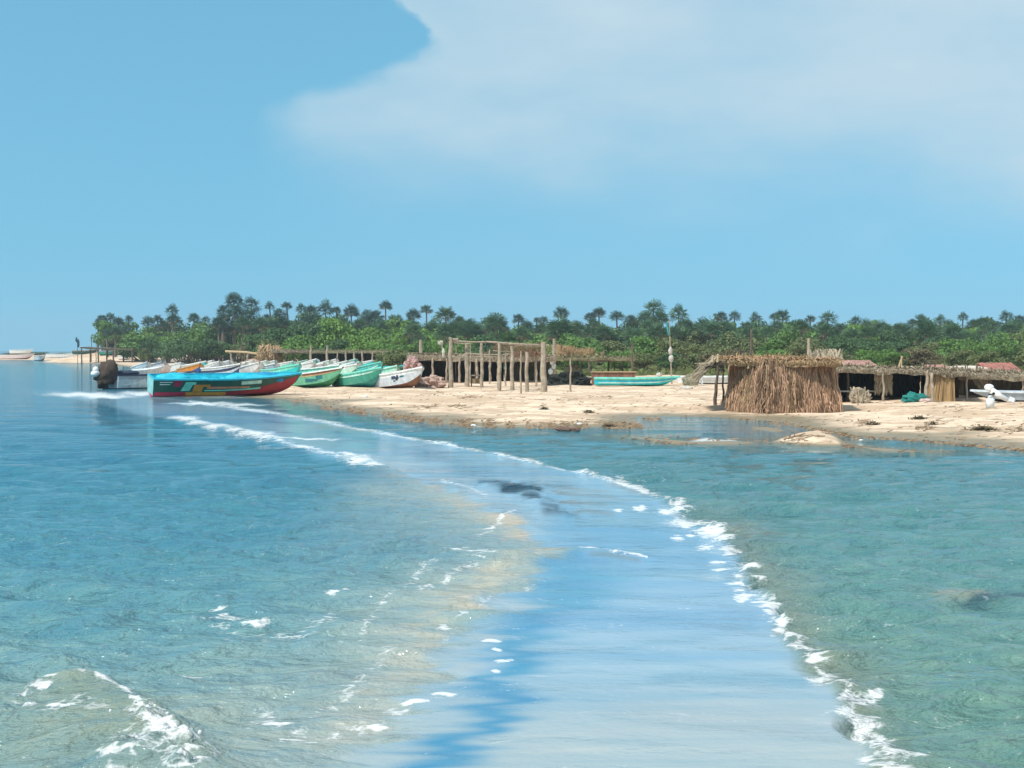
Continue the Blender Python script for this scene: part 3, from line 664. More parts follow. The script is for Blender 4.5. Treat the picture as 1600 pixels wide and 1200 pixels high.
# the painted green, red and cyan boat in the shallows
P = [ # t0, vlow, t1, vhigh, skew, colour, name
 (0.035, .74, .115, .80, 0, 'white', 'painted_stripe'), (0.035, .56, .10, .62, 0, 'white', 'painted_stripe'),
 (0.105, .40, .145, .60, .03, 'crimson', 'painted_shape'), (0.125, .60, .175, .92, .0, 'crimson', 'painted_shape'),
 (0.150, .06, .205, .80, .06, 'mint', 'painted_shape'), (0.235, .58, .265, .80, 0, 'mint', 'painted_shape'),
 (0.235, .0, .295, .56, .03, 'orange', 'painted_shape'), (0.255, .40, .345, .58, 0.02, 'orange', 'painted_shape'),
 (0.335, .22, .62, (.42, .34), 0, 'peach', 'painted_stripe'), (0.32, .04, .70, (.13, .20), 0, 'mint', 'painted_stripe'),
 (0.56, .52, .70, .82, 0, 'palemint', 'name_board')]
P = [(a, tuple(.24 + .76 * q for q in v) if isinstance(v, tuple) else .24 + .76 * v, c, tuple(.24 + .76 * q for q in w_) if isinstance(w_, tuple) else .24 + .76 * w_, k, cc, n_) for a, v, c, w_, k, cc, n_ in P]
b1 = make_boat('dark green and red boat with cyan rail and painted zigzags in the shallows', 9.0, 2.1, 1.34, ('redpink','darkgreen','darkgreen','darkgreen'), 'cyan', 'cyan', 'cyan', patches=P, sheer=.16, deckt=.62, thw=4, lining=.55, keelrise=.35, bowfull=2.6, rake=.08)
# bottom colour changes along the length: orange amidships, dark red forward
def add_band(root, L, B, Hh, segs, **kw):
    w, zs, zk, sec, x, surf = hull_fn(L, B, Hh, **kw)
    for (t0, t1, c) in segs:
        for side in (-1, 1):
            b = MB(); vv = []; m = 7
            for i in range(m + 1):
                t = t0 + (t1 - t0) * i / m; p = sec(t); q = (p[1][1] - zk(t)) / (zs(t) - zk(t))
                A = Vector((x(t, 0), side * (p[0][0] + .012), p[0][1] - 0.006)); C = Vector((x(t, .25 + .75 * q), side * (p[1][0] + .012), p[1][1]))
                vv += [A, A.lerp(C, .5) + Vector((0, side * .006, -.008)), C]
                vv.append(surf(t, .21 + max(0.0, (t - 0.45) / 0.55) ** 1.3 * 0.60, side, .012))
            b.add(vv, [(i*4+k, (i+1)*4+k, (i+1)*4+k+1, i*4+k+1) for i in range(m) for k in range(3)])
            b.build('bottom_paint', paint_mat(c), root)
add_band(b1, 9.0, 2.1, 1.34, [(.0, .20, 'redpink'), (.20, .46, 'orange'), (.46, .985, 'red')], sheer=.16, keelrise=.35, bowfull=2.6, rake=.08)
# lettering strip on the name board: short dark strokes too small to read in the photo
place_boat(b1, 243, 462, 615, 8.9, -0.6, dock=-0.13)
b1.rotation_euler = (0.15, 0, 0.46)
c0 = gz(349, 620.5, 0); b1.location = (c0.x, c0.y + 1.2, 0.04)

tr = MB(); w_, zs_, zk_, sec_, x_, sf_ = hull_fn(9.0, 2.1, 1.34, sheer=.16, keelrise=.35, bowfull=2.6, rake=.08)
ps = sec_(0); tv = [(x_(0, .6) - 0.035, y * .97, z) for y, z in ps[1:]] + [(x_(0, .6) - 0.035, -y * .97, z) for y, z in ps[1:][::-1]]
tr.add(tv, [tuple(range(len(tv)))]); tr.build('transom_board', paint_mat('paleturq'), b1)
for (cx, rx, rz, sd, cn) in [(-3.2, .9, .34, 3, 'cyan'), (1.0, 1.1, .30, 5, 'cyan'), (2.6, 1.0, .34, 9, 'cyan_dark')]:
    q = MB(); q.blob((cx, .15, 1.0), (rx, .75, rz), sd, .3, 1.7, 18, 9); q.build('folded_cover', solid('cloth_' + cn, PAL[cn], .7, .25, 3, .4), b1, smooth=True)

# grey boat with a tarp-covered outboard at the stern
b2 = make_boat('grey and white boat with navy rail and a brown cloth over its outboard', 7.6, 2.0, 1.25, ('navy','lightgrey','lightgrey','grey'), 'navy', 'navy', 'lightgrey', patches=[(.06, .2, .30, (.28, .75), 0, 'white', 'painted_stripe'), (.14, .02, .34, (.22, .62), 0.05, 'white', 'painted_stripe')], sheer=.2, lining=.5)
place_boat(b2, 196, 288, 606, 7.6, -1, dock=-0.12)
def engine_cloth():
    xx = -3.8 - 0.35
    b = MB(); b.blob((xx - .05, 0, 1.15), (0.80, 0.68, 0.92), 4, 0.42, 1.7, 26, 18)
    for i, v in enumerate(b.v):
        p = Vector(v); a = math.atan2(p.y, p.x - xx)
        f = 1 + 0.07 * math.sin(a * 9 + p.z * 5) * max(0, 1.6 - p.z)
        b.v[i] = (xx + (p.x - xx) * f + 0.28 * (p.z - 1.15), p.y * f, p.z)
    o = b.build('engine_cloth', solid('brown_cloth', (0.060, 0.040, 0.030), 0.95, .35, 4, .5), b2, smooth=True)
    c = MB(); c.blob((xx - .95, 0.05, 1.22), (0.34, 0.28, 0.24), 8, 0.08, 1, 16, 10); c.blob((xx - .93, 0.05, 1.46), (0.22, 0.20, 0.26), 3, 0.1, 1, 14, 8); m = c.build('outboard_cowling', paint_mat('white'), b2, smooth=True)
    d = MB(); d.box((xx - .15, 0, .25), (0.34, 0.26, 1.0)); d.box((xx - .35, 0, -.1), (0.7, 0.2, 0.3)); d.tube([(xx-.8,0,0.95),(xx-.35,0,.55)],[.12,.10],8); d.build('outboard_leg', paint_mat('dark'), b2)
    # crumpled navy cover over the engine well
    q = MB(); q.blob((-2.6, 0, 1.22), (1.1, .8, .22), 12, .35, 1.8, 18, 8); q.build('deck_cover', solid('navy_cloth', (.02,.035,.07), .9, .3, 3, .4), b2, smooth=True)
engine_cloth()

beach = 'fishing boats drawn up on the beach'
def B(label, pxs, pxb, py, L, near, roll=0.0, pitch=0.03, **kw):
    o = make_boat(label, L, kw.pop('beam', 1.95), kw.pop('hh', 1.05), group=beach, **kw)
    return place_boat(o, pxs, pxb, py, L, near, pitch=pitch, roll=roll)
emblem = [(.57,.46,.64,.58,.03,'navy','emblem'),(.60,.56,.67,.72,-.02,'navy','emblem'),(.64,.34,.675,.60,.03,'dark','emblem'),(.69,.44,.72,.74,-.03,'navy','emblem'),(.72,.52,.78,.64,.0,'dturq','emblem'),(.61,.26,.645,.38,.0,'dturq','emblem')]
B('white boat with dark emblem and grey side, bow at the pinkish heap', 586, 664, 607, 7.4, 1, pitch=.05, cols=('brown','lightgrey','lightgrey','white'), rail='white', inner='white', deck='white', patches=emblem, hh=1.12)
B('sea green boat with mint rail beside the white emblem boat', 527, 602, 604.5, 7.4, 1, pitch=.05, cols=('teal','seagreen','seagreen','mint'), rail='mint', inner='mint', deck='mint', patches=[(.30,.64,.9,.76,0,'palemint','painted_stripe')])
B('light green boat with brown and orange side stripe and a black swirl', 438, 541, 605, 7.8, 1, pitch=.045, cols=('green','lightgreen','lightgreen','lightgreen'), rail='white', inner='palemint', deck='white', patches=[(.52,.74,.975,.97,0,'brown','painted_stripe'),(.50,.66,.975,.745,0,'tan','painted_stripe'),(.55,.18,.72,(.5,.34),0,'dturq','painted_swirl'),(.72,.30,.80,.62,-.03,'dturq','painted_swirl')], hh=1.1)
B('turquoise boat with tall mint stern just behind the cyan-railed boat', 414, 476, 597, 7.2, 1, cols=('teal','turq','turq','mint'), rail='mint', inner='turq', deck='mint', hh=1.2)
B('long white-topped mint boat behind the brown-striped green boat', 446, 535, 594, 7.6, 1, cols=('mint','mint','mint','mint'), rail='white', inner='white', deck='white', deckt=.4)
B('white-decked pale green boat between the green and teal bows', 505, 563, 591, 7.0, 1, cols=('seagreen','palemint','palemint','white'), rail='white', inner='palemint', deck='white')
B('teal boat with white rail stripe and dark hull behind sea green one', 546, 600, 590, 7.0, 1, pitch=.08, cols=('dturq','teal','turq','mint'), rail='mint', inner='white', deck='white', patches=[(.2,.40,.95,.55,0,'white','painted_stripe')])
B('pale turquoise boat right behind the sea green boat\'s bow', 590, 626, 596, 7.0, 1, cols=('mint','palemint','palemint','mint'), rail='palemint', inner='turq', deck='palemint')
B('white and grey boat with raised bow against the thick bare post', 628, 668, 594, 7.2, 1, pitch=.05, cols=('brown','grey','offwhite','white'), rail='white', inner='offwhite', deck='white')
B('bright turquoise open boat beneath the pink cloth bundle', 606, 660, 586, 7.2, 1, cols=('dturq','turq','turq','turq'), rail='turq', inner='turq', deck='turq')
B('dark teal boat with white rail and turquoise inside behind bare posts', 655, 712, 592, 6.4, -1, cols=('dturq','dturq','dturq','teal'), rail='white', inner='turq', deck='turq', hh=1.1)
B('white boat with navy bow side beyond the cyan-railed boat', 318, 384, 590, 7.4, 1, cols=('blue','lightgrey','navy','lightgrey'), rail='white', inner='white', deck='white')
B('small boat with orange upper side and blue bottom', 280, 322, 589, 6.6, 1, pitch=.05, cols=('blue','blue','orange','orange'), rail='tan', inner='offwhite', deck='offwhite')
B('plain white boat beyond the grey boat with its stern in water', 184, 244, 593, 7.0, -1, cols=('lightgrey','white','white','white'), rail='white', inner='white', deck='white', deckt=.3)
B('pinkish white boat with grey cloth, landward of plain white boat', 236, 268, 588, 6.4, 1, cols=('pink','pink','pink','white'), rail='pink', inner='grey', deck='grey')
# farther rows
far = [
 ('turquoise boat behind the orange-sided boat', 286, 330, 584, 6.8, 'turq', 'white', 'dturq'),
 ('white boat in the back row near the dark acacia', 306, 340, 581, 6.6, 'white', 'white', 'offwhite'),
 ('grey boat in the back row next to the white acacia boat', 338, 366, 581, 6.4, 'grey', 'white', 'lightgrey'),
 ('pale blue boat in the middle of the beached row behind navy bow', 352, 392, 586, 7.0, 'lightgrey', 'white', 'paleblue'),
 ('white boat with grey bow under the slanting roof pole', 366, 402, 582, 6.8, 'white', 'white', 'grey'),
 ('white boat with pale green side below the brush pile', 388, 424, 583, 6.8, 'palemint', 'white', 'white'),
 ('cream boat whose rounded white stern faces the brush pile', 402, 436, 580, 6.6, 'offwhite', 'white', 'offwhite'),
 ('mint boat with tall white cabin edge by the two bare poles', 428, 464, 581, 6.6, 'mint', 'white', 'palemint'),
 ('white boat with a red mark near the two bare poles', 446, 496, 587, 7.0, 'white', 'white', 'white'),
 ('dark green boat with white rail right of the two bare poles', 470, 500, 581, 6.4, 'seagreen', 'white', 'grey'),
 ('pale mint boat ahead of the grey shade shelter', 492, 520, 582, 6.6, 'palemint', 'white', 'white'),
 ('white boat with mint stripe at the shade shelter posts', 512, 548, 584, 6.8, 'mint', 'white', 'white'),
 ('white boat beneath the shade shelter, bow lifted high', 536, 566, 582, 6.4, 'white', 'palemint', 'white'),
 ('turquoise boat with raised white bow under the shade shelter', 556, 586, 579, 6.4, 'turq', 'white', 'palemint'),
 ('small white boat at the shelter\'s last post', 590, 614, 580, 6.2, 'palemint', 'white', 'white'),
 ('grey-decked white boat just past the orange-sided boat\'s bow', 322, 352, 584, 6.6, 'grey', 'white', 'lightgrey'),
 ('flat white boat between the turquoise and pinkish boats', 258, 292, 583, 6.8, 'white', 'white', 'white'),
 ('white boat near the far water\'s edge behind the plain white boat', 206, 240, 584, 6.6, 'lightgrey', 'white', 'white'),
 ('grey boat with dark cover near the far water\'s edge', 238, 262, 581, 6.2, 'grey', 'grey', 'dturq'),
 ('white boat squeezed between the navy-bowed and tall mint-sterned boats', 376, 414, 589, 7.0, 'white', 'white', 'white'),
 ('pale blue boat behind the tall mint stern', 400, 438, 588, 6.8, 'paleblue', 'white', 'paleblue'),
 ('mint boat farthest back by the largest net pile', 458, 486, 578, 6.2, 'mint', 'palemint', 'white'),
 ('white boat farthest back below the shade shelter roof', 500, 530, 579, 6.2, 'white', 'white', 'white'),
 ('turquoise boat farthest back at the shade shelter\'s middle posts', 532, 560, 578, 6.2, 'turq', 'palemint', 'turq'),
 ('white boat behind the white-decked pale green boat', 528, 560, 589, 6.8, 'palemint', 'white', 'white'),
 ('white boat with grey side behind the long white-topped boat', 474, 512, 588, 6.8, 'grey', 'white', 'white'),
]
for (lb, a, b, py, L, c, rl, inn) in far:
    B(lb, a, b, py, L, 1, pitch=R.uniform(.02, .08), cols=(c if c != 'white' else 'lightgrey', c, c, rl), rail=rl, inner=inn, deck=rl, thw=2, deckt=R.choice([.3, .38, .62]))
B('white and turquoise boat beyond the second bare post', 742, 786, 590, 6.6, 1, cols=('lightgrey','white','white','turq'), rail='white', inner='turq', deck='white')
B('turquoise boat half hidden by the leaning middle posts', 768, 806, 586, 6.4, 1, cols=('turq','turq','palemint','turq'), rail='palemint', inner='turq', deck='turq')
# the long flat turquoise boat at the mast
tb = make_boat('long low turquoise boat with pale stripe beside the flag mast', 5.6, 1.25, 0.60, ('turq','turq','cyan','mint'), 'mint', 'turq', 'mint', patches=[(.05,.18,.95,.36,0,'palemint','painted_stripe')], sheer=.22, lining=.2)
place_boat(tb, 937, 1055, 603, 5.6, 0.25); tb.rotation_euler[2] = -0.22
# far shore at the left
def FB(label, a, b, py, L, cols, rail, **kw):
    o = make_boat(label, L, 2.2, kw.pop('hh', 1.3), cols=cols, rail=rail, inner='white', deck='white', thw=2, group='boats moored along the far shore', **kw)
    p = gz((a + b) / 2, py, 0); o.location = (p.x, p.y + .8, max(-0.1, G(p.x, p.y + .8) - 0.05)); o.scale = ((b - a) * p.y / F / L,) * 1 + (1.2, 1.0)
    return o
FB('pinkish white boat at the far shore\'s open end', -4, 54, 562, 9, ('brown','pink','pink','white'), 'brown', hh=1.7)
o = FB('white boat with upswept bow behind the pinkish far boat', 2, 40, 560.2, 9, ('white','white','white','white'), 'white', hh=1.5); o.location.z += 1.3; o.location.y += 8
FB('small white boat between two long far-shore boats', 53, 70, 563.5, 6, ('navy','white','white','white'), 'white', hh=1.5)
FB('long white boat moored beside the open jetty shed', 72, 126, 561, 9, ('lightgrey','white','white','white'), 'white', hh=1.5, sheer=.55)
FB('low white dinghy in front of the long moored boat', 96, 109, 564.5, 5, ('lightgrey','white','white','white'), 'white', hh=.9)
FB('dark green boat under the jetty shed\'s outer posts', 113, 152, 566, 8, ('dark','darkgreen','darkgreen','grey'), 'grey', hh=1.1)
FB('green boat under the jetty shed\'s inner posts', 155, 184, 566.5, 7, ('dark','seagreen','seagreen','grey'), 'grey', hh=1.2)
FB('white boat pulled up at the jetty shed\'s landward end', 185, 201, 567, 5, ('white','white','white','white'), 'white', hh=1.1)
o = FB('long thin white boat on the sand below the dune', 224, 288, 572, 9, ('white','white','white','white'), 'white', hh=.9)
p = gp(256, 567); o.location = p
# right edge: white boat with tilted outboard, grey boat beyond it
om = empty('outboard_motor', gp(1566, 634), 'white outboard motor propped at a slant near the beach\'s right end', 'outboard motor')
def motor():
    k = MB(); k.tube([(-.50, 0, .62), (-.1, 0, .36), (.32, 0, .14)], [.15, .12, .08], 9); k.build('leg', paint_mat('white'), om, smooth=True)
    k = MB(); k.blob((-.58, 0, .72), (.21, .13, .17), 3, .12, 1.6, 16, 10); k.box((-.56, 0, .66), (.26, .22, .16), tilt=.5); k.build('cowling', paint_mat('white'), om, smooth=True)
    k = MB(); k.tube([(.24, 0, .17), (.5, 0, .10)], [.10, .06], 8); k.box((.40, 0, .19), (.22, .03, .24), tilt=.4); k.build('gearcase', paint_mat('white'), om)
    k = MB(); k.box((-.42, 0, .48), (.10, .26, .16), tilt=.4); k.build('clamp_bracket', paint_mat('dark'), om)
    k = MB()
    for a in (0, 2.1, 4.2): k.box((.52, .09 * math.cos(a), .10 + .09 * math.sin(a)), (.03, .11, .06))
    k.build('propeller', paint_mat('grey'), om)
motor()
jc = empty('canister', gp(1547, 637.5), 'white plastic canister standing under the slanted outboard motor\'s head', 'canister')
k = MB(); k.box((0, 0, .20), (.30, .20, .40)); k.blob((0, 0, .36), (.15, .10, .12), 2, .05, 1, 12, 8); k.tube([(0, 0, .45), (-.02, 0, .55)], [.09, .06], 8); k.build('body', paint_mat('white'), jc, smooth=True)
k = MB(); k.tube([(-.02, 0, .54), (-.02, 0, .60)], [.065, .06], 8); k.build('cap', paint_mat('dark'), jc)
gb = make_boat('grey open boat lying behind the slanted white outboard motor', 5.5, 1.4, 0.55, ('dark','grey','grey','grey'), 'lightgrey', 'grey', 'grey', sheer=.15)
p = gp(1610, 627); gb.location = p; gb.rotation_euler = (0, 0, 3.05)
cb = make_boat('white flat boat on the sand just behind the hut\'s thin poles', 5.5, 1.4, 0.62, ('lightgrey','white','white','white'), 'white', 'offwhite', 'white', sheer=.15)
p = gp(1120, 600); cb.location = p; cb.rotation_euler = (0, 0, 0.1)

# ================================================================ SHELTERS AND POLES
POLEM = solid('weathered_wood', (0.34, 0.27, 0.20), 0.85, 0.35, 3.5, 0.5)
DARKPOLE = solid('dark_wood', (0.115, 0.085, 0.06), 0.9, 0.35, 3.5, 0.4)
STRAW = solid('dry_thatch', (0.36, 0.235, 0.125), 0.9, 0.55, 1.2, 0, 0.75)
STRAWR = solid('red_brown_thatch', (0.375, 0.225, 0.138), 0.9, 0.6, 0.9, 0, 0.6)
STRAWG = solid('grey_thatch', (0.33, 0.265, 0.185), 0.92, 0.5, 1.2, 0, 0.7)
STRAWB = solid('brown_thatch', (0.15, 0.085, 0.045), 0.92, 0.5, 1.0, 0, 0.6)
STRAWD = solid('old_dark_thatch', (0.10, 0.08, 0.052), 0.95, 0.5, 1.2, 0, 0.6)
def pole(mb, base, top, r=0.07, crook=0.05, n=7, m=0, bury=0.3):
    base = Vector(base); top = Vector(top); d = top - base
    pts = [base - Vector((0, 0, bury))]
    k = 6
    for i in range(k + 1):
        p = base + d * (i / k); o = crook * (0 if i in (0, k) else 1)
        pts.append(p + Vector((R.uniform(-o, o), R.uniform(-o, o), 0)))
    rad = [r * 1.1] + [r * (1.1 - 0.3 * i / k) * R.uniform(.88, 1.12) for i in range(k + 1)]
    mb.tube(pts, rad, n, m)
def strips(mb, a, b, c, d, n, ln=(0.4, 0.9), w=(0.010, 0.026), out=(0.0, 0.12), splay=0.12, nrm=None, m=0, curl=0.05):
    """n dry leaf strips over the quad a-b (top edge) / d-c (bottom edge), hanging from top to bottom"""
    a, b, c, d = map(Vector, (a, b, c, d))
    nr = Vector(nrm).normalized() if nrm else (b - a).cross(d - a).normalized()
    for _ in range(n):
        u, v = R.random(), R.random()
        top = a.lerp(b, u); bot = d.lerp(c, u); dn = (bot - top).normalized(); sdv = (b - a).normalized()
        p = top.lerp(bot, v); l = R.uniform(*ln); ww = R.uniform(*w)
        dr = (dn + sdv * R.gauss(0, splay) + nr * R.uniform(-.02, .10)).normalized()
        o = nr * R.uniform(*out); p0 = p - dr * l * .5 + o; p1 = p + o + nr * R.uniform(0, curl); p2 = p + dr * l * .5 + o + nr * R.uniform(-curl, curl)
        s = (sdv * math.cos(R.uniform(-.8, .8)) + nr * R.uniform(-.5, .5)).normalized() * ww
        mb.add([p0 - s, p0 + s, p1 - s * 1.2, p1 + s * 1.2, p2 - s * .3, p2 + s * .3], [(0, 1, 3, 2), (2, 3, 5, 4)], m)
def roof_slab(name, parent, FL, FR, BR, BL, th, mat, nst, over=0.35, nx=26, ny=8, up=0.0, spike=0):
    """lumpy thatch mat over four corner points (front-left, front-right, back-right, back-left) with loose straw on it"""
    FL, FR, BR, BL = map(Vector, (FL, FR, BR, BL))
    mb = MB(); top = []; botm = []
    for j in range(ny + 1):
        for i in range(nx + 1):
            u, v = i / nx, j / ny
            p = FL.lerp(FR, u).lerp(BL.lerp(BR, u), v)
            e = mnoise.noise(Vector((p.x * 0.9, p.y * 0.9, 3.1))) * 0.16 + mnoise.noise(Vector((p.x * 2.7, p.y * 2.7, 7))) * 0.07
            edge = min(u, 1 - u, v, 1 - v) * 8
            q = p + Vector((0, 0, e - max(0, 1 - edge) * .08))
            if j == 0: q += Vector((0, R.uniform(-.12, .06), 0))
            top.append(q + Vector((0, 0, th / 2))); botm.append(q - Vector((0, 0, th / 2)))
    W = nx + 1; n = len(top); fs = []
    for j in range(ny):
        for i in range(nx):
            a = j * W + i; fs.append((a, a + 1, a + W + 1, a + W)); fs.append((n + a, n + a + W, n + a + W + 1, n + a + 1))
    for i in range(nx):
        fs.append((i, n + i, n + i + 1, i + 1)); a = ny * W + i; fs.append((a, a + 1, n + a + 1, n + a))
    for j in range(ny):
        a = j * W; fs.append((a, a + W, n + a + W, n + a)); a += nx; fs.append((a, n + a, n + a + W, a + W))
    mb.add(top + botm, fs)
    L = (FR - FL).length
    z = Vector((0, 0, th / 2 + .03))
    strips(mb, BL + z, BR + z, FR + z, FL + z, nst, (.4, 1.1), (.010, .026), (0, .04), .5, (0, 0, 1), curl=.12)
    y = Vector((0, -.06, 0))
    strips(mb, FL + y + z * .6, FR + y + z * .6, FR + y - z * .9, FL + y - z * .9, int(nst * .40), (.07, .20), (.007, .017), (-.02, .05), .7, (0, -1, .2))
    for _ in range(spike):   # frond ends sticking up
        p = FL.lerp(FR, R.random()).lerp(BL.lerp(BR, R.random()), R.random()); l = R.uniform(.12, .42)
        t = Vector((R.gauss(0, .5), R.gauss(0, .3), 1)).normalized(); s = Vector((.014, 0, 0))
        mb.add([p - s, p + s, p + t * l + s, p + t * l * 1.15, p + t * l - s], [(0, 1, 2, 3, 4)])
    return mb.build(name, mat, parent)
def zat(py, Y): return at(800, py, Y).z
def local(root, v): return Vector(v) - root.location

# ---- the big frond hut
def frond_hut():
    B0 = gp(1195, 646); A = gp(1141, 637.5); C = gp(1313, 640)
    Yf = B0.y
    root = empty('frond_hut', B0, 'big brown palm-frond hut with hanging dry thatch walls and flat roof', 'hut')
    A.y = Yf + 1.6; A.x = at(1141, 600, A.y).x; C.y = Yf + .7; C.x = at(1313, 600, C.y).x
    zt = zat(573, Yf)
    A2 = Vector((at(1148, 570, A.y).x, A.y + .3, zt)); B2 = Vector((at(1200, 570, Yf).x, Yf + .35, zt)); C2 = Vector((at(1304, 570, C.y).x, C.y + .3, zt))
    D2 = A2 + Vector((.5, 4.2, 0)); E2 = C2 + Vector((.4, 4.0, 0))
    dn = lambda p, q: Vector((q.x, q.y, G(q.x, q.y) - .03))
    walls = [(A2, B2, dn(0, B0), dn(0, A)), (B2, C2, dn(0, C), dn(0, B0)), (C2, E2, dn(0, E2 + Vector((.3, 0, 0))), dn(0, C)), (D2, A2, dn(0, A), dn(0, D2 + Vector((-.3, .2, 0)))), (E2, D2, dn(0, D2), dn(0, E2))]
    for k, (a, b, c, d) in enumerate(walls):
        mb = MB(); a, b, c, d = [local(root, v) for v in (a, b, c, d)]
        L = (b - a).length
        # matted core with folds, then thousands of hanging leaf strips
        nx, ny = int(L * 6) + 2, 8; nr = (b - a).cross(d - a).normalized(); vs = []
        if nr.y > 0 and k in (0, 1): nr = -nr
        for j in range(ny + 1):
            for i in range(nx + 1):
                u, v = i / nx, j / ny; p = a.lerp(b, u).lerp(d.lerp(c, u), v)
                p += nr * (0.07 * math.sin(u * L * 5.5 + mnoise.noise(p * .8) * 4) * (.3 + v) + .10 * mnoise.noise(p * 1.7) + .22 * math.sin(v * PI) * .6 - .06)
                vs.append(p)
        mb.add(vs, [(j*(nx+1)+i, j*(nx+1)+i+1, (j+1)*(nx+1)+i+1, (j+1)*(nx+1)+i) for j in range(ny) for i in range(nx)])
        if k < 3:
            n = int(L * 800) if k < 2 else int(L * 250)
            strips(mb, a, b, c, d, n, (.35, 1.1), (.007, .019), (.02, .20), .17, nr, curl=.10)
            strips(mb, a.lerp(d, .72), b.lerp(c, .72), c, d, int(L * 130), (.4, .8), (.008, .022), (.03, .20), .3, nr, curl=.12)
            strips(mb, a, b, b.lerp(c, .25), a.lerp(d, .25), int(L * 60), (.4, .9), (.010, .022), (.10, .22), .06, nr)
        if k < 3:
            for q_ in range(int(L * 9)):     # ragged darker and paler bundles
                u = R.random(); wv = R.uniform(.06, .22) / L; t0, t1 = R.uniform(0, .45), R.uniform(.55, 1.02)
                A_, B_ = a.lerp(b, max(0, u - wv)), a.lerp(b, min(1, u + wv)); D_, C_ = d.lerp(c, max(0, u - wv)), d.lerp(c, min(1, u + wv))
                strips(mb, A_.lerp(D_, t0), B_.lerp(C_, t0), B_.lerp(C_, t1), A_.lerp(D_, t1), 55, (.3, 1.0), (.008, .02), (.10, .26), .14, nr, m=R.choice([1, 0, 0, 0, 2]), curl=.10)
        mb.build('thatch_wall', [STRAWR, STRAW, STRAWB], root)
    # pale hanging ribs near the eaves
    rb = MB()
    for _ in range(46):
        u = R.random(); a, b = (A2, B2) if R.random() < .3 else (B2, C2)
        p = local(root, a.lerp(b, u)) + Vector((0, -.22, R.uniform(-.1, .0))); l = R.uniform(.3, 1.1)
        rb.tube([p, p + Vector((R.gauss(0, .05), -.06, -l))], [.022, .014], 5)
    rb.build('frond_ribs', solid('pale_rib', (.50, .36, .21), .8, .3, 3, 0, .5), root)
    zr = zat(567, Yf)
    FL = Vector((at(1135, 560, Yf + .9).x, Yf + .8, zr)); FR = Vector((at(1311, 560, Yf).x, Yf - .1, zr - .02))
    roof_slab('thatch_roof', root, local(root, FL), local(root, FR), local(root, FR + Vector((.6, 4.6, .1))), local(root, FL + Vector((.3, 4.6, .1))), .08, STRAW, 3600, spike=170)
    # drooping left end
    mb = MB(); p0 = local(root, FL + Vector((.6, 0, .08))); p1 = local(root, FL + Vector((.9, 4.3, .1)))
    q0 = local(root, Vector((at(1112, 575, Yf + .9).x, Yf + .9, zat(571, Yf)))); q1 = q0 + Vector((.2, 3.9, .0))
    r0 = local(root, Vector((at(1098, 588, Yf + .9).x, Yf + 1.0, zat(588, Yf)))); r1 = r0 + Vector((.2, 3.6, .1))
    for (a, b, c, d) in ((p0, p1, q1, q0), (q0, q1, r1, r0)):
        mb.quad(a, b, c, d); strips(mb, a, b, c, d, 1100, (.5, 1.2), (.010, .026), (-.03, .06), .18, (-.5, -.2, 1), curl=.06)
        strips(mb, a, a.lerp(b, .1), d.lerp(c, .1), d, 200, (.5, 1.1), (.02, .05), (-.05, .12), .25, (0, -1, 0), curl=.06)
    mb.build('roof_droop', STRAWG, root)
    for (px, pb, r) in ((1117.5, 633, .075), (1130, 633.5, .05)):
        b = gp(px, pb); mb = MB(); pole(mb, local(root, b), local(root, Vector((at(px + (4 if px < 1120 else 0), 575, b.y).x, b.y, zat(571, b.y)))), r, .03); mb.build('post', DARKPOLE, root)
    mb = MB(); p = local(root, Vector((at(1290, 555, Yf + 1.2).x, Yf + 1.6, zr + .12)))
    mb.blob(p, (.62, .6, .30), 6, .3, 1.6, 18, 10)
    strips(mb, p + Vector((-.6, -.4, .2)), p + Vector((.6, -.4, .2)), p + Vector((.7, -.5, -.1)), p + Vector((-.7, -.5, -.1)), 160, (.3, .7), (.02, .04), (0, .1), .5, (0, -1, .5))
    mb.build('roof_heap', STRAWG, root)
    for px, py0, py1 in ((1121, 553, 566), (1113, 555, 566), (1169, 563, 576)):
        mb = MB(); p = Vector((at(px, py1, Yf + .6).x, Yf + .6, zat(py1, Yf + .6))); q = Vector((at(px + 1, py0, Yf + .6).x, Yf + .6, zat(py0, Yf + .6)))
        mb.tube([local(root, p), local(root, q)], [.05, .045], 6); mb.build('stake_end', solid('pale_rib', (.5,.36,.21)), root)
frond_hut()

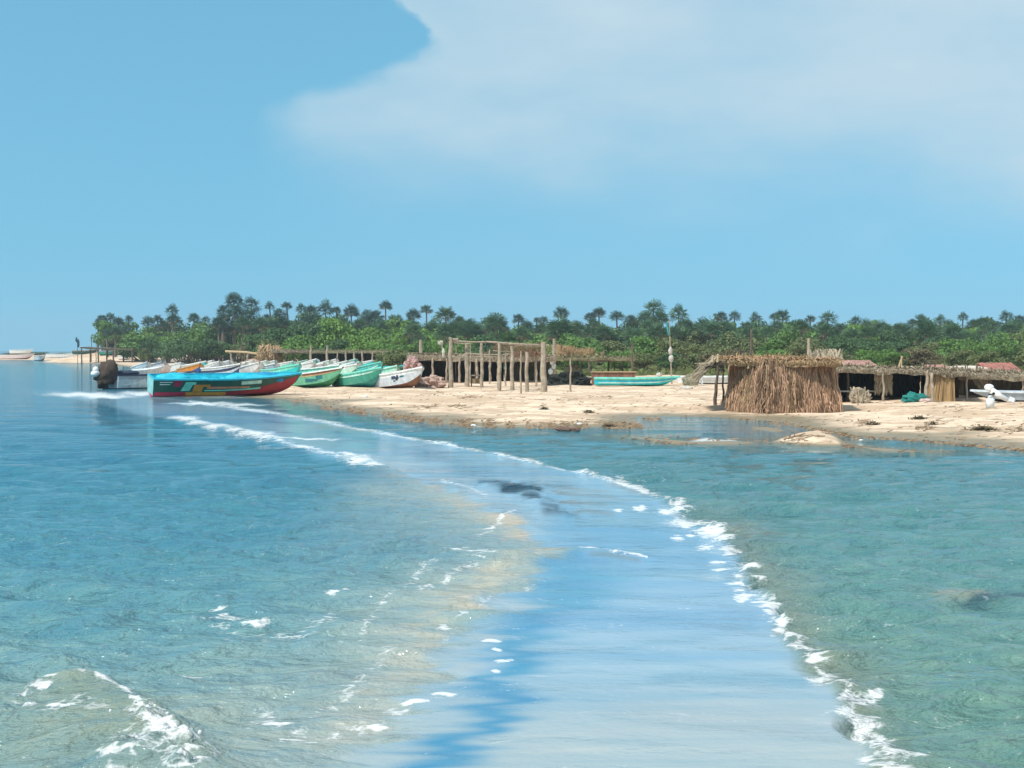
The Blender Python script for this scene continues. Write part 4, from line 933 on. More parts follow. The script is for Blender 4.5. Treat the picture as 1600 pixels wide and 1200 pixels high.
def shed(name, label, fl, fr, pyf, Yr, depth, pt, th, posts=(), roofm=STRAW, back=True, backm=STRAWD, nst=1200, spike=30, sides=False, pr=.06, pm=POLEM, slope=0.12, ptr=None, cat='shed', backtop=1.0):
    """fl, fr: image columns of the roof's front corners, Yr its distance, pt its image row; posts: (column, foot row or None for the back)"""
    base = gy((fl + fr) / 2, Yr)
    root = empty(name, base, label, cat)
    ptr = pt if ptr is None else ptr
    FL = Vector((at(fl, pt, Yr).x, Yr - .3, zat(pt, Yr))); FR = Vector((at(fr, ptr, Yr).x, Yr - .3, zat(ptr, Yr)))
    BL = FL + Vector((FL.x / Yr * depth * .6, depth, -slope)); BR = FR + Vector((FR.x / Yr * depth * .6, depth, -slope))
    roof_slab('thatch_roof', root, *[local(root, v) for v in (FL, FR, BR, BL)], th, roofm, nst, spike=spike)
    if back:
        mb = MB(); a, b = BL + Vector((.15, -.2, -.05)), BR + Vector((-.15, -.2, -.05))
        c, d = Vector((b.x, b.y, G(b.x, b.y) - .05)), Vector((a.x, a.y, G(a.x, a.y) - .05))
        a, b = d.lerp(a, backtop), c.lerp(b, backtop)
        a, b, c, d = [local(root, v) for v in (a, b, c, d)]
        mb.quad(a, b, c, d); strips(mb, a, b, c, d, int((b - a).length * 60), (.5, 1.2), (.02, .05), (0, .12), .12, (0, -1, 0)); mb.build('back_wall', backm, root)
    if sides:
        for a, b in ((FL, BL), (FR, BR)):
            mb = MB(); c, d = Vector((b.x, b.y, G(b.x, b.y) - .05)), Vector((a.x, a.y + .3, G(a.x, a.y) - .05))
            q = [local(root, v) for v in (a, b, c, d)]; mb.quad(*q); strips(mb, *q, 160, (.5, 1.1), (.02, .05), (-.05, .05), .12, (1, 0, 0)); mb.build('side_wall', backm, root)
    for t in posts:
        px, foot = t[0], t[1]; rr = t[2] if len(t) > 2 else pr; lean = t[3] if len(t) > 3 else 0
        b = gy(px, Yr - .45) if foot == 'f' else gp(px, foot) if foot else gy(px, Yr + depth - .4)
        k = min(1, max(0, (b.y - (Yr - .3)) / depth)); topz = (FL.z * (1 - (px - fl) / (fr - fl)) + FR.z * ((px - fl) / (fr - fl))) - slope * k - th * .2
        mb = MB(); pole(mb, local(root, b), local(root, Vector((b.x + lean, b.y, topz))), rr, .035); mb.build('post', pm, root)
    return root
# ---- long low shed right of the frond hut
Yb = gp(1380, 629).y
s1 = shed('open_thatched_shed', 'long open shed with thin thatch roof and dark inside, beside the frond hut', 1304, 1456, 628, Yb + .4, 5.5, 576.5, .17, [(1324, 626, .06), (1380, 628.5, .055), (1448, 629, .09), (1340, None), (1368, None, .07), (1410, None)], ptr=580.5, sides=True, spike=10, roofm=STRAWG)
def mat_panel():
    a = Vector((at(1367, 581, Yb + .9).x, Yb + .9, zat(582, Yb + .9))); b = Vector((at(1393, 581, Yb + .9).x, Yb + .9, zat(582, Yb + .9)))
    c = b.copy(); c.z = zat(612, Yb + .9); d = a.copy(); d.z = c.z
    q = [local(s1, v) for v in (a, b, c, d)]; mb = MB(); mb.quad(*q); strips(mb, *q, 240, (.25, .5), (.02, .05), (0, .05), .2, (0, -1, 0)); mb.build('hanging_mat', solid('pale_mat', (.34, .27, .18), .9, .4, 2, 0, .7), s1)
    a = Vector((at(1311, 612, Yb + 1.6).x, Yb + 1.6, zat(610, Yb + 1.6))); b = Vector((at(1374, 612, Yb + 1.6).x, Yb + 1.6, zat(612.5, Yb + 1.6)))
    mb = MB(); mb.box(local(s1, (a + b) / 2), ((b - a).length, .5, .07)); 
    o = mb.build('shelf_board', paint_mat('offwhite'), s1)
    for px, py0, py1, lean in ((1407, 560, 576, -.25), (1408.5, 556, 576, .0)):
        p = Vector((at(px - 4 * (lean != 0), py1, Yb + 2).x, Yb + 2, zat(py1, Yb + 2))); mb = MB(); mb.tube([local(s1, p), local(s1, p + Vector((-lean * .9, 0, .62)))], [.045, .035], 6); mb.build('roof_stake', solid('pale_rib', (.5,.36,.21)), s1)
mat_panel()
s2 = shed('reed_fronted_shed', 'shed with an upright reed wall panel and shaded open bay', 1452, 1516, 628, Yb + .5, 4.5, 580.5, .15, [(1456, 628, .08), (1511, 627, .05), (1498, None)], ptr=585, sides=False, spike=6, roofm=STRAWG)
def reed_panel():
    a = Vector((at(1453, 584, Yb + .3).x, Yb + .3, zat(584, Yb + .3))); b = Vector((at(1491, 586, Yb + .3).x, Yb + .3, zat(590, Yb + .3)))
    c = gp(1491, 627.5); d = gp(1453, 628); c.y = d.y = Yb + .25
    mb = MB(); n = 44
    for i in range(n):
        u = (i + .5) / n; t = a.lerp(b, u) + Vector((0, R.uniform(-.03, .03), R.uniform(-.12, .06))); e = d.lerp(c, u) + Vector((R.gauss(0, .02), 0, -.05))
        mb.tube([local(s2, e), local(s2, e.lerp(t, .5)) + Vector((R.gauss(0, .012), R.uniform(-.02, .02), 0)), local(s2, t)], [.019, .019, .015], 5)
    mb.build('reed_wall', solid('yellow_reed', (.44, .285, .135), .8, .45, 2, 0, .75), s2)
    q = [local(s2, v + Vector((0, .06, 0))) for v in (a, b, c, d)]; mb = MB(); mb.quad(*q); mb.build('reed_backing', STRAW, s2)
reed_panel()
s3 = shed('grey_thatched_shed', 'low grey shed with mat back wall at the beach\'s right end', 1494, 1680, 630, Yb + 3, 4.0, 586, .2, [(1548, 620, .09), (1582, None, .08), (1598, 622, .05), (1530, None), (1640, 622)], ptr=590.5, roofm=STRAWG, backm=solid('mat_wall', (.25, .19, .125), .92, .5, 1.5, 0, .6), spike=14, slope=-.05)
# slanting broken mat leaning under that shed
mb = MB(); a = Vector((at(1520, 596, Yb + 4).x, Yb + 4, zat(592, Yb + 4))); b = a + Vector((.9, 0, 0)); c = gp(1533, 620); c.y = Yb + 4; c.z = G(c.x, c.y); d = c + Vector((-.2, 0, 0))
q = [local(s3, v) for v in (a, b, c, d)]; mb.quad(*q); strips(mb, *q, 160, (.3, .7), (.02, .05), (0, .06), .2, (0, -1, 0)); mb.build('leaning_mat', STRAWG, s3)

# things kept in the sheds
mb = MB(); p = gp(1341, 629.5); mb.blob((0, 0, .28), (.42, .40, .46), 2, .12, 2.2, 22, 12, zmin=0); strips(mb, (-.4, -.3, .6), (.4, -.3, .6), (.45, -.42, .05), (-.45, -.42, .05), 130, (.2, .4), (.02, .04), (-.02, .06), .8, (0, -1, 0))
tag(mb.build('straw_bundle', STRAWG, smooth=False, loc=p), 'round grey straw bundle on the sand at the long shed\'s front', 'bundle')
mb = MB(); p = gp(1431, 627); mb.blob((0, .3, .14), (.62, .4, .30), 7, .45, 2.0, 20, 10, zmin=0)
tag(mb.build('folded_net', solid('teal_net', (.005, .16, .14), .8, .5, 5, .6), loc=p), 'crumpled teal net heaped inside the long shed by the reed panel', 'net')
mb = MB(); p = gp(1443, 627.5); mb.blob((0, 0, .08), (.32, .3, .16), 5, .35, 2.0, 16, 8, zmin=0)
tag(mb.build('cloth_heap', solid('pale_cloth', (.55, .42, .38), .9, .2, 4), loc=p), 'pale pink cloth heap lying beside the teal net', 'cloth')

# low houses behind the sheds: only roofs and wall tops show
def low_house(label, x0, x1, Y, ptop, peave, roofc, wall, wallpx=None, depth=5.0):
    b = gy((x0 + x1) / 2, Y); root = empty('low_house', b, label, 'house')
    xa, xb = at(x0, 560, Y).x - b.x, at(x1, 560, Y).x - b.x
    ze, zr = zat(peave, Y) - b.z, zat(ptop, Y + depth / 2) - b.z
    if zr <= ze: zr = ze + .4
    mb = MB(); mb.box(((xa + xb) / 2, depth / 2, ze / 2 - .1), (xb - xa - .3, depth - .4, ze + .15)); mb.build('wall', wall, root)
    rf = MB(); nx = 14
    for (y0, z0, y1, z1) in ((-.3, ze, depth / 2, zr), (depth / 2, zr, depth + .3, ze)):
        for i in range(nx):   # corrugated / tiled bays with slight sag
            u0, u1 = i / nx, (i + 1) / nx; s = .03 * (i % 2)
            A, Bq = xa + (xb - xa) * u0, xa + (xb - xa) * u1
            rf.add([(A, y0, z0 + s), (Bq, y0, z0 + s), (Bq, y1, z1 + s), (A, y1, z1 + s), (A, y0, z0 + s - .08), (Bq, y0, z0 + s - .08), (Bq, y1, z1 + s - .08), (A, y1, z1 + s - .08)], [(0,1,2,3),(0,4,5,1),(4,7,6,5),(1,5,6,2),(0,3,7,4)])
    rf.build('roof', roofc, root)
    return root
REDR = solid('red_roof', (.33, .13, .10), .85, .4, 1.8); PINKR = solid('faded_red_roof', (.38, .21, .165), .88, .4, 1.6); WH = solid('limewash', (.66, .58, .50), .9, .2, .9); BRK = solid('brick_wall', (.30, .15, .10), .9, .3, 1.0)
low_house('low house with faded pink roof behind the long dark shed', 1316, 1372, 96, 563, 573, PINKR, BRK)
low_house('low house with dull red roof behind the reed panel', 1462, 1494, 98, 570, 584, PINKR, BRK)
low_house('house with long red roof behind the grey shed', 1545, 1598, 108, 567, 582, REDR, WH)
low_house('white-walled low store between the two red roofs', 1511, 1541, 100, 572, 575, WH, WH)

# ---- tall post frame in the middle of the beach
def post_frame():
    base = gp(780, 608); root = empty('post_frame', base, 'tall frame of thick bare posts with thin cross beams on the sand', 'frame')
    data = [(704, 528, 604, .155), (729.5, 536, 604, .16), (753, 536, 606, .115), (780, 536, 611, .12), (800.5, 541, 611, .125), (823.5, 550, 611, .115), (850, 534, 612.5, .18)]
    tops = {}
    for px, t, bt, r in data:
        b = gp(px, bt); q = Vector((at(px + R.uniform(-1, 1), t, b.y).x, b.y, zat(t, b.y))); tops[px] = q
        mb = MB(); pole(mb, local(root, b), local(root, q), r, .05, 9); mb.build('post', POLEM, root)
    def beam(p0, p1, r):
        mb = MB(); mb.tube([p0, p0.lerp(p1, .5) + Vector((0, 0, -.05)), p1], [r, r * .95, r * .85], 7); mb.build('beam', POLEM, root)
    Y = gp(753, 606).y
    def pt(px, py): return local(root, Vector((at(px, py, Y).x, Y, zat(py, Y))))
    beam(pt(701, 528.5), pt(716, 530), .09); beam(pt(706, 532.5), pt(776, 534), .05); beam(pt(760, 534), pt(858, 539.5), .07); beam(pt(776, 536.5), pt(848, 541), .05)
    beam(pt(700, 534), pt(735, 537), .035)
    beam(pt(790, 553), pt(846, 556), .06)
    # brush and withered fronds piled on the far beams
    mb = MB()
    a, b = pt(770, 539), pt(848, 541); z = Vector((0, 0, -.7)); strips(mb, a, b, b + z * .45, a + z * .45, 110, (.3, .9), (.010, .02), (-.2, .3), 1.2, (0, -1, 0), curl=.2)
    a, b = pt(800, 549), pt(848, 551); strips(mb, a, b, b + z * .3, a + z * .3, 190, (.4, 1.0), (.010, .02), (-.3, .3), 1.4, (0, -1, 0), curl=.2)
    mb.build('brush', solid('brown_brush', (.20, .115, .065), .95, .5, 1, 0, .6), root)
    # thin leaning props
    beam(pt(770, 548), pt(852, 551), .045); beam(pt(728, 552), pt(790, 554), .04)
    for (px, t, bt, r) in ((814, 548, 615, .05), (735, 538, 600, .045), (712.5, 540, 597, .05), (765, 546, 601, .05), (790, 545, 603, .06), (838, 543, 604, .07), (742, 552, 598, .06)):
        b = gp(px, bt); mb = MB(); pole(mb, local(root, b), local(root, Vector((at(px, t, b.y).x, b.y, zat(t, b.y)))), r, .03, 6); mb.build('prop', POLEM, root)
post_frame()
def lone_post(name, label, px, t, bt, r, m=POLEM, rags=(), Y=None, dx=0):
    b = gp(px, bt) if Y is None else gy(px, Y)
    q = Vector((at(px + dx, t, b.y).x, b.y, zat(t, b.y)))
    root = empty(name, b, label, 'post'); mb = MB(); pole(mb, (0, 0, 0), q - b, r, .04, 8); mb.build('trunk_pole', m, root)
    for (py, rad, c, sx) in rags:
        mb = MB(); mb.blob(Vector((at(px + sx, py, b.y).x, b.y - r, zat(py, b.y))) - b, (rad, rad * .7, rad * 1.25), R.random() * 9, .4, 1.8, 14, 9); mb.build('rag', solid('rag_' + c, PAL[c], .9, .2, 6), root)
    return root
lone_post('bare_post', 'thick pale bare post standing beside the white and grey bow', 657.5, 531, 592, .16)
lone_post('bare_post', 'thick post hung with white rags at the post frame\'s landward end', 866, 529, 598.5, .15, rags=((562, .17, 'offwhite', -2), (566.5, .13, 'white', -4), (572, .16, 'offwhite', -1), (580, .17, 'white', -6)))
lone_post('thin_post', 'thin pale pole alone before the frond-roofed net shed', 891.5, 560, 612, .05)
lone_post('bare_post', 'slim pale post rising behind the frond hut\'s roof', 1265.5, 528, 574, .11, Y=95, dx=-2)
lone_post('bare_post', 'slim dark post before the bushes, seaward of the mast', 988, 535, 570, .09, Y=110, m=DARKPOLE)
lone_post('bare_post', 'bare trunk pole standing among the palms between mast and hut', 1174, 514, 560, .16, Y=170, m=DARKPOLE)

# heaps by the frame
mb = MB(); p = gp(672, 606); mb.blob((0, 0, .25), (.95, .8, .52), 3, .45, 2.6, 34, 18, zmin=-.05)
tag(mb.build('net_heap', solid('pinkish_net', (.40, .27, .215), .95, .5, 7, 1.0), loc=p), 'pinkish heap of fishing net beside the white emblem boat\'s bow', 'net heap')
r_ = empty('wooden_stand', gp(744, 604.5), 'small wooden table stand between two thick posts', 'table')
mb = MB(); mb.box((0, 0, .78), (.75, .6, .07)); mb.build('table_top', POLEM, r_)
for sx in (-.32, .32):
    for sy in (-.24, .24): mb = MB(); mb.box((sx, sy, .37), (.07, .07, .75)); mb.build('leg', DARKPOLE, r_)
mb = MB(); mb.box((0, -.05, .40), (.6, .42, .34)); mb.build('crate_shelf', solid('crate_wood', (.27, .19, .10), .9, .4, 5), r_)

# ---- thatched shed behind the frame
Yc = 106
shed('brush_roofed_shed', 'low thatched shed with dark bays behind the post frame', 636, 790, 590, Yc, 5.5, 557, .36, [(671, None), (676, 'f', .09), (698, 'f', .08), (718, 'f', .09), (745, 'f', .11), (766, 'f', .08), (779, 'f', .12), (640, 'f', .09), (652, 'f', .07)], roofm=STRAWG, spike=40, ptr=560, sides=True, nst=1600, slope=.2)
for (px, t, bt, r) in ((648, 543, 560, .06), (663, 540, 556, .05), (678, 541, 556, .05)):
    pass
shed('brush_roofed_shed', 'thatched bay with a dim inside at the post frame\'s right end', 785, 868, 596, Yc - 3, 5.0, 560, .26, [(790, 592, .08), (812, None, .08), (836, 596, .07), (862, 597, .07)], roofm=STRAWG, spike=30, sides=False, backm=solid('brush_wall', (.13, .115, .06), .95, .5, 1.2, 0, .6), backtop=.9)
# bundle of pink cloth hanging on that roof
mb = MB(); p = Vector((at(644, 560, Yc - 1).x, Yc - 1, zat(566, Yc - 1))); mb.blob((0, 0, 0), (.42, .3, .42), 5, .55, 2.6, 22, 12); mb.blob((.5, 0, -.45), (.28, .25, .42), 8, .5, 2.4, 16, 10); mb.blob((-.45, 0, -.25), (.22, .25, .3), 2, .5, 2.4, 14, 9)
tag(mb.build('cloth_bundle', solid('pink_cloth', (.44, .27, .25), .9, .4, 5), loc=p), 'faded pink cloth bundle hung at the brush roof\'s seaward corner', 'cloth')
mb = MB(); p = Vector((at(688, 536, Yc - 1).x, Yc - 1, zat(536, Yc - 1))); mb.blob((0, 0, 0), (.20, .16, .17), 3, .6, 2.4, 14, 8); mb.tube([(0.1, 0, 0), (.25, 0, -1.1)], [.05, .03], 6); mb.blob((.24, 0, -.75), (.12, .1, .35), 5, .4, 2, 10, 8)
tag(mb.build('hanging_cloth', solid('white_cloth', (.50, .46, .40), .9, .3, 5), loc=p), 'white cloth strip caught high on a stick above the brush roof', 'cloth')

# ---- net shed with upright fronds
Yd = gp(920, 592).y
sN = shed('net_shed', 'frond-roofed open shed with upright dry fronds on its roof', 866, 992, 592, Yd, 4.5, 559.5, .16, [(921, 585, .13), (902, None, .1), (951, None, .1), (973, None, .07), (988, None, .06)], back=False, pm=DARKPOLE, spike=40, ptr=560.5, slope=.1, roofm=solid('olive_thatch', (.24, .21, .12), .92, .5, 1.2, 0, .7))
mb = MB()
for _ in range(150):
    u = R.random() ** 1.4; p = Vector((at(868 + 60 * u + R.uniform(-4, 8), 556, Yd + R.random() * 3).x, Yd + R.random() * 3, zat(559, Yd)))
    l = R.uniform(.5, 1.3) * (1 - .4 * u); t = Vector((R.gauss(.1, .5), R.gauss(0, .3), 1)).normalized()
    p = local(sN, p); 
    for k in range(5):
        a = (k - 2) * .2; dd = (t + Vector((a, 0, -.1 * abs(k - 2)))).normalized(); s = Vector((.028, 0, 0))
        mb.add([p + t * l * .5, p + dd * l + s, p + dd * l * 1.1 - s], [(0, 1, 2)])
    mb.tube([p, p + t * l * .5], [.02, .015], 4)
mb.build('upright_fronds', STRAW, sN)
mb = MB(); p = gp(888, 602); mb.blob((0, .3, .2), (1.35, .8, .72), 9, .5, 3.2, 40, 22, zmin=-.05)
tag(mb.build('net_heap', solid('black_net', (.016, .02, .015), .95, .5, 6, .7), loc=p), 'big black-green heap of nets under the frond roof', 'net heap')
mb = MB(); p = gp(900, 590); mb.blob((-.2, 0, .6), (.7, .5, .55), 6, .5, 2.0, 22, 12)
tag(mb.build('net_heap', solid('grey_net', (.20, .19, .12), .95, .5, 8, .7), loc=p), 'grey olive net bundle piled on the black heap', 'net heap')
# brick-red board fence
fr = empty('board_fence', gp(960, 601.5), 'brick red low board fence between the net shed and turquoise boat', 'fence')
Yq = fr.location.y; n = 26; x0 = at(924, 590, Yq).x - fr.location.x; x1 = at(993, 590, Yq).x - fr.location.x; zt = zat(581.5, Yq) - fr.location.z
mb = MB()
for i in range(n):
    mb.box((x0 + (x1 - x0) * (i + .5) / n, R.uniform(-.015, .015), zt / 2 + R.uniform(-.03, .02)), ((x1 - x0) / n * .94, .03, zt))
mb.build('board', solid('red_brown_board', (.22, .10, .065), .85, .4, 1.2, 0, .6), fr)
mb = MB(); mb.box(((x0 + x1) / 2, -.05, zt + .02), (x1 - x0 + .1, .09, .06)); mb.build('top_rail', solid('pale_rib', (.5,.36,.21)), fr)

# ---- mast with flag by the turquoise boat
mr = empty('flag_mast', gp(1050, 600), 'thin leaning mast with small teal flag and white bundle, at the turquoise boat', 'mast')
b0 = Vector(mr.location); topm = Vector((at(1045.5, 500, b0.y).x, b0.y, zat(500, b0.y))) - b0
mb = MB(); mb.tube([(0, 0, -.3), topm * .5, topm], [.06, .045, .03], 7); mb.build('pole', POLEM, mr)
mb = MB(); nx, ny = 8, 6; vs = []
for j in range(ny + 1):
    for i in range(nx + 1):
        vs.append(topm * (.965 - .19 * j / ny) + Vector((-.20 * i / nx * (1 - .25 * j / ny) - .02, .09 * math.sin(i * .9 + j * .5), -.10 * i / nx)))
mb.add(vs, [(j*(nx+1)+i, j*(nx+1)+i+1, (j+1)*(nx+1)+i+1, (j+1)*(nx+1)+i) for j in range(ny) for i in range(nx)]); mb.build('flag', solid('teal_flag', (.04, .30, .30), .8, .25, 4), mr, smooth=True)
mb = MB(); mb.blob(topm * .47 + Vector((-.02, -.06, .2)), (.14, .12, .30), 4, .3, 1.5, 14, 9); mb.blob(topm * .40 + Vector((.02, -.06, .0)), (.16, .13, .28), 7, .3, 1.5, 14, 9); mb.build('white_bundle', solid('white_cloth', (.6,.55,.47)), mr, smooth=True)
mb = MB(); mb.blob((-.9, 0, .66), (.20, .18, .15), 4, .4, 1.6, 14, 9)
o = tag(mb.build('float_bundle', solid('white_cloth', (.6,.55,.47)), loc=Vector(mr.location)), 'pale bundle of floats on the turquoise boat\'s bow', 'floats')
# white chair-like stand, buoys on a rail behind the hut's left poles
def stand():
    p = gp(1092, 603); r = empty('white_chair', p, 'white plastic chair on the sand between the mast and frond hut', 'chair')
    m = paint_mat('white'); mb = MB(); mb.box((0, 0, .43), (.44, .44, .05)); mb.build('seat', m, r)
    mb = MB(); mb.box((0, .2, .70), (.44, .05, .5)); mb.build('backrest', m, r)
    for sx in (-.19, .19):
        for sy in (-.19, .19): mb = MB(); mb.box((sx, sy, .21), (.05, .05, .42)); mb.build('leg', m, r)
        mb = MB(); mb.box((sx * 1.15, 0, .64), (.05, .4, .04)); mb.build('arm', m, r)
stand()
mb = MB(); p = gp(1078, 602); mb.blob((0, 0, .25), (.55, .4, .5), 8, .45, 2.0, 18, 10, zmin=-.05)
tag(mb.build('net_heap', solid('grey_net', (.2,.19,.12)), loc=p), 'small grey net heap beside the white plastic chair', 'net heap')
mb = MB(); p = gp(1072, 608); mb.blob((0, 0, .05), (.42, .3, .16), 3, .3, 1.8, 16, 8, zmin=-.03)
tag(mb.build('white_sack', solid('white_cloth', (.6,.55,.47)), loc=p), 'flat white sack lying on the sand below the mast', 'sack')

# ---- back row of shade shelters behind the boats
Ye = 172
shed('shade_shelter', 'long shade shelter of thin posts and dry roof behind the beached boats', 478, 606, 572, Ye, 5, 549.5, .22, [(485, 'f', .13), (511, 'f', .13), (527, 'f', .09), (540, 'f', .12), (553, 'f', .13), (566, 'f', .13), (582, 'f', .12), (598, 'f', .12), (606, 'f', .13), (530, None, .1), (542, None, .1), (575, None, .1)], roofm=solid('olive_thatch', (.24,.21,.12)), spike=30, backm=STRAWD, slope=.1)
shed('shade_shelter', 'broken shade shelter with two pale poles above pinkish net piles', 424, 480, 572, Ye - 4, 4, 549, .16, [(425, 571, .09), (430, 573, .1), (473, 573, .1), (485.5, 573, .12), (447, None, .1)], roofm=STRAWG, spike=14, back=False, slope=.1)
lone_post('bare_post', 'pale notched post topping the broken shelter', 485.5, 540, 573, .15, Y=Ye - 5)
lone_post('bare_post', 'pale square post rising over the shade shelter\'s near corner', 511, 540, 573, .15, Y=Ye - 5)
for i, (px, py, rx, rz, lb) in enumerate([(438, 572, 2.4, 1.1, 'pinkish net pile behind boats under the broken shelter\'s left poles'), (464, 572, 3.0, 1.5, 'largest pinkish net pile under the broken shelter\'s roof'), (505, 573, 1.6, 1.3, 'pinkish grey net pile at the shade shelter\'s near corner'), (398, 570, 2.4, .8, 'low pinkish net pile under the slanting roof pole')]):
    mb = MB(); p = gp(px, py); mb.blob((0, 1.5, .1), (rx, 1.4, rz), i + 2, .35, 1.6, 26, 12, zmin=-.1)
    tag(mb.build('net_heap', solid('pinkish_net', (.50,.31,.25)), loc=p), lb, 'net heap')
fs = empty('fallen_shelter', gy(390, Ye), 'collapsed shelter with one long slanting roof pole and dry brush', 'shelter')
def pt(px, py, Y=Ye): return local(fs, Vector((at(px, py, Y).x, Y, zat(py, Y))))
mb = MB(); mb.tube([pt(352, 549), pt(385, 550.5), pt(422, 556)], [.14, .14, .12], 7); mb.build('roof_pole', solid('pale_rib', (.5,.36,.21)), fs)
for px, t, bt in ((386, 551, 566), (362, 550, 562), (424, 548, 572), (430, 546, 572), (418, 554, 570)):
    mb = MB(); pole(mb, pt(px, bt), pt(px + R.uniform(-3, 3), t), .12, .05); mb.build('post', POLEM, fs)
mb = MB(); a, b = pt(408, 545), pt(436, 547); c, d = pt(440, 562), pt(404, 558); strips(mb, a, b, c, d, 900, (.6, 1.6), (.03, .07), (-.4, .5), .9, (0, -1, 0), curl=.3); mb.build('dry_brush', STRAW, fs)
# ---- open jetty shed on the far shore
Yj = 300
js = empty('jetty_shed', gz(167, 566, 0) * 1, 'dark open-sided jetty shed with flat roof at the far shore', 'jetty shed')
js.location = Vector((at(167, 560, Yj).x, Yj, 0))
def pj(px, py, Y=Yj): return local(js, Vector((at(px, py, Y).x, Y, zat(py, Y))))
mb = MB(); a, b = pj(125, 543.5), pj(208, 546.5); vs = []
for i in range(15):
    u = i / 14; p = a.lerp(b, u) + Vector((0, 0, .12 * mnoise.noise(Vector((u * 9, 0, 0))))); 
    vs += [p + Vector((0, 0, .16)), p + Vector((0, 0, -.16)), p + Vector((0, 5, .25)), p + Vector((0, 5, -.07))]
mb.add(vs, [f for i in range(14) for f in ((i*4, i*4+1, i*4+5, i*4+4), (i*4, i*4+4, i*4+6, i*4+2), (i*4+1, i*4+3, i*4+7, i*4+5), (i*4+2, i*4+6, i*4+7, i*4+3))] + [(0, 2, 3, 1), (56, 57, 59, 58)]); mb.build('roof', STRAWD, js)
for px, bt, Y in ((127.5, 564.5, 300), (141, 563, 304.5), (153.5, 565, 300), (167, 562, 304.5), (177, 563.5, 300), (193, 562, 304.5), (206.5, 562.5, 300)):
    t = at(px, 546, Y); mb = MB(); pole(mb, local(js, Vector((t.x, Y, -.5))), local(js, Vector((t.x, Y, zat(545, Yj)))), .17, .03, 6); mb.build('post', DARKPOLE, js)
tm = empty('tattered_mast', Vector((at(121.5, 560, Yj).x, Yj, 0)), 'thin dark mast with tattered cloth beside the jetty shed', 'mast')
mb = MB(); mb.tube([(0, 0, -.5), (-.1, 0, zat(528, Yj))], [.07, .05], 5); mb.build('pole', DARKPOLE, tm)
mb = MB(); mb.blob((.15, 0, zat(537, Yj)), (.25, .2, .8), 5, .6, 2, 12, 9); mb.blob((-.2, 0, zat(531, Yj)), (.25, .1, .5), 2, .6, 2, 12, 9); mb.build('tattered_cloth', solid('dark_cloth', (.03,.06,.10), .9, .3, 3), tm)
for px, t, lb in ((143, 530, 'thinnest mast pole standing behind the jetty shed roof'), (150, 526, 'taller mast pole behind the jetty shed, just seaward of thin palms')):
    lone_post('mast_pole', lb, px, t, 562, .07, DARKPOLE, Y=306)

# ---- small things on the sand
mb = MB(); p = gp(886, 682); p.z = 0
for i in range(9): mb.blob((R.uniform(-.3, .3), R.uniform(-.15, .15), R.uniform(.0, .08)), (R.uniform(.12, .24), .16, R.uniform(.06, .13)), i, .4, 2, 12, 8)
tag(mb.build('weedy_rock', solid('brown_weed', (.16, .10, .075), .9, .4, 5, .6), loc=p), 'brown weed-covered rock just breaking the water off the beach', 'rock')
def wrack(px, py, w, n, label):
    p = gp(px, py); mb = MB()
    for _ in range(n):
        x, y = R.gauss(0, w * .4), R.gauss(0, w * .25); a = R.uniform(0, PI); l = R.uniform(.06, .2)
        d = Vector((math.cos(a), math.sin(a), R.uniform(0, .5))) * l; q = Vector((x, y, max(0.01, R.uniform(0, .12) * (1 - abs(x) / w)))); s = Vector((-d.y, d.x, 0)).normalized() * R.uniform(.012, .035)
        mb.add([q - s, q + s, q + d + s * .4, q + d - s * .4], [(0, 1, 2, 3)])
    return tag(mb.build('weed_clump', solid('dry_weed', (.12, .085, .04), .95, .5, 4, 0, .6), loc=p), label, 'weed')
wrack(1536, 672, .55, 420, 'largest dark weed clump on the open sand at the right')
wrack(1436, 655, .3, 130, 'small forked weed clump between the reed panel and water')
wrack(1457, 664, .14, 60, 'tiny round weed clump on bare sand')
wrack(1362, 664, .3, 120, 'weed clump near the sandy islet\'s landward side')
wrack(952, 668, .35, 160, 'weed clump at the tip of the narrow sand spit')
wrack(920, 645, .3, 120, 'green-brown weed tuft on sand below the thin pole')
wrack(850, 640, .25, 90, 'weed tuft on sand below the post with rags')
wrack(1322, 683, .3, 140, 'weed clump at the sandy islet\'s edge')
for px, py, w, lb in ((905, 664, .20, 'white plastic scrap at the water\'s edge by the narrow spit'), (740, 667, .18, 'crumpled white plastic in the wrack line, nearest the bar'), (570, 618, .3, 'white foam block on sand in front of the mint boat'), (1345, 693.5, .12, 'white bottle afloat beside the sandy islet')):
    mb = MB(); p = gp(px, py); p.z = max(p.z, 0.0); w *= .6; mb.blob((0, 0, .03), (w, w * .6, w * .4), R.random() * 9, .4, 1.7, 12, 8)
    tag(mb.build('plastic_scrap', paint_mat('white'), loc=p), lb, 'litter')
# loose litter, sticks and weed all over the upper beach
mb = MB()
spots_ = []
for _ in range(1300): spots_.append((R.uniform(420, 1700), R.uniform(606, 705), 1.0))
for _ in range(48):       # small drifts of it
    cx, cy, k = R.uniform(440, 1680), R.uniform(612, 698), R.randrange(8, 34)
    for _ in range(k): spots_.append((cx + R.gauss(0, 9), cy + R.gauss(0, 1.6), 1.3))
for _ in range(2400):     # the tide wrack
    t = R.random(); x = 500 + 500 * t
    if mnoise.noise(Vector((x * .035, 2, 0))) + .6 * mnoise.noise(Vector((x * .15, 5, 0))) < -.02: continue
    spots_.append((x, float(np.interp(x, [500, 580, 700, 830, 1000], [633, 641, 656, 661, 660])) + R.gauss(0, 2.6), .8))
for _ in range(900):
    x = R.uniform(1000, 1640); spots_.append((x, float(np.interp(x, [1000, 1115, 1225, 1330, 1480, 1640], [648, 650, 656, 676, 687, 700])) + R.gauss(0, 1.6), .8))
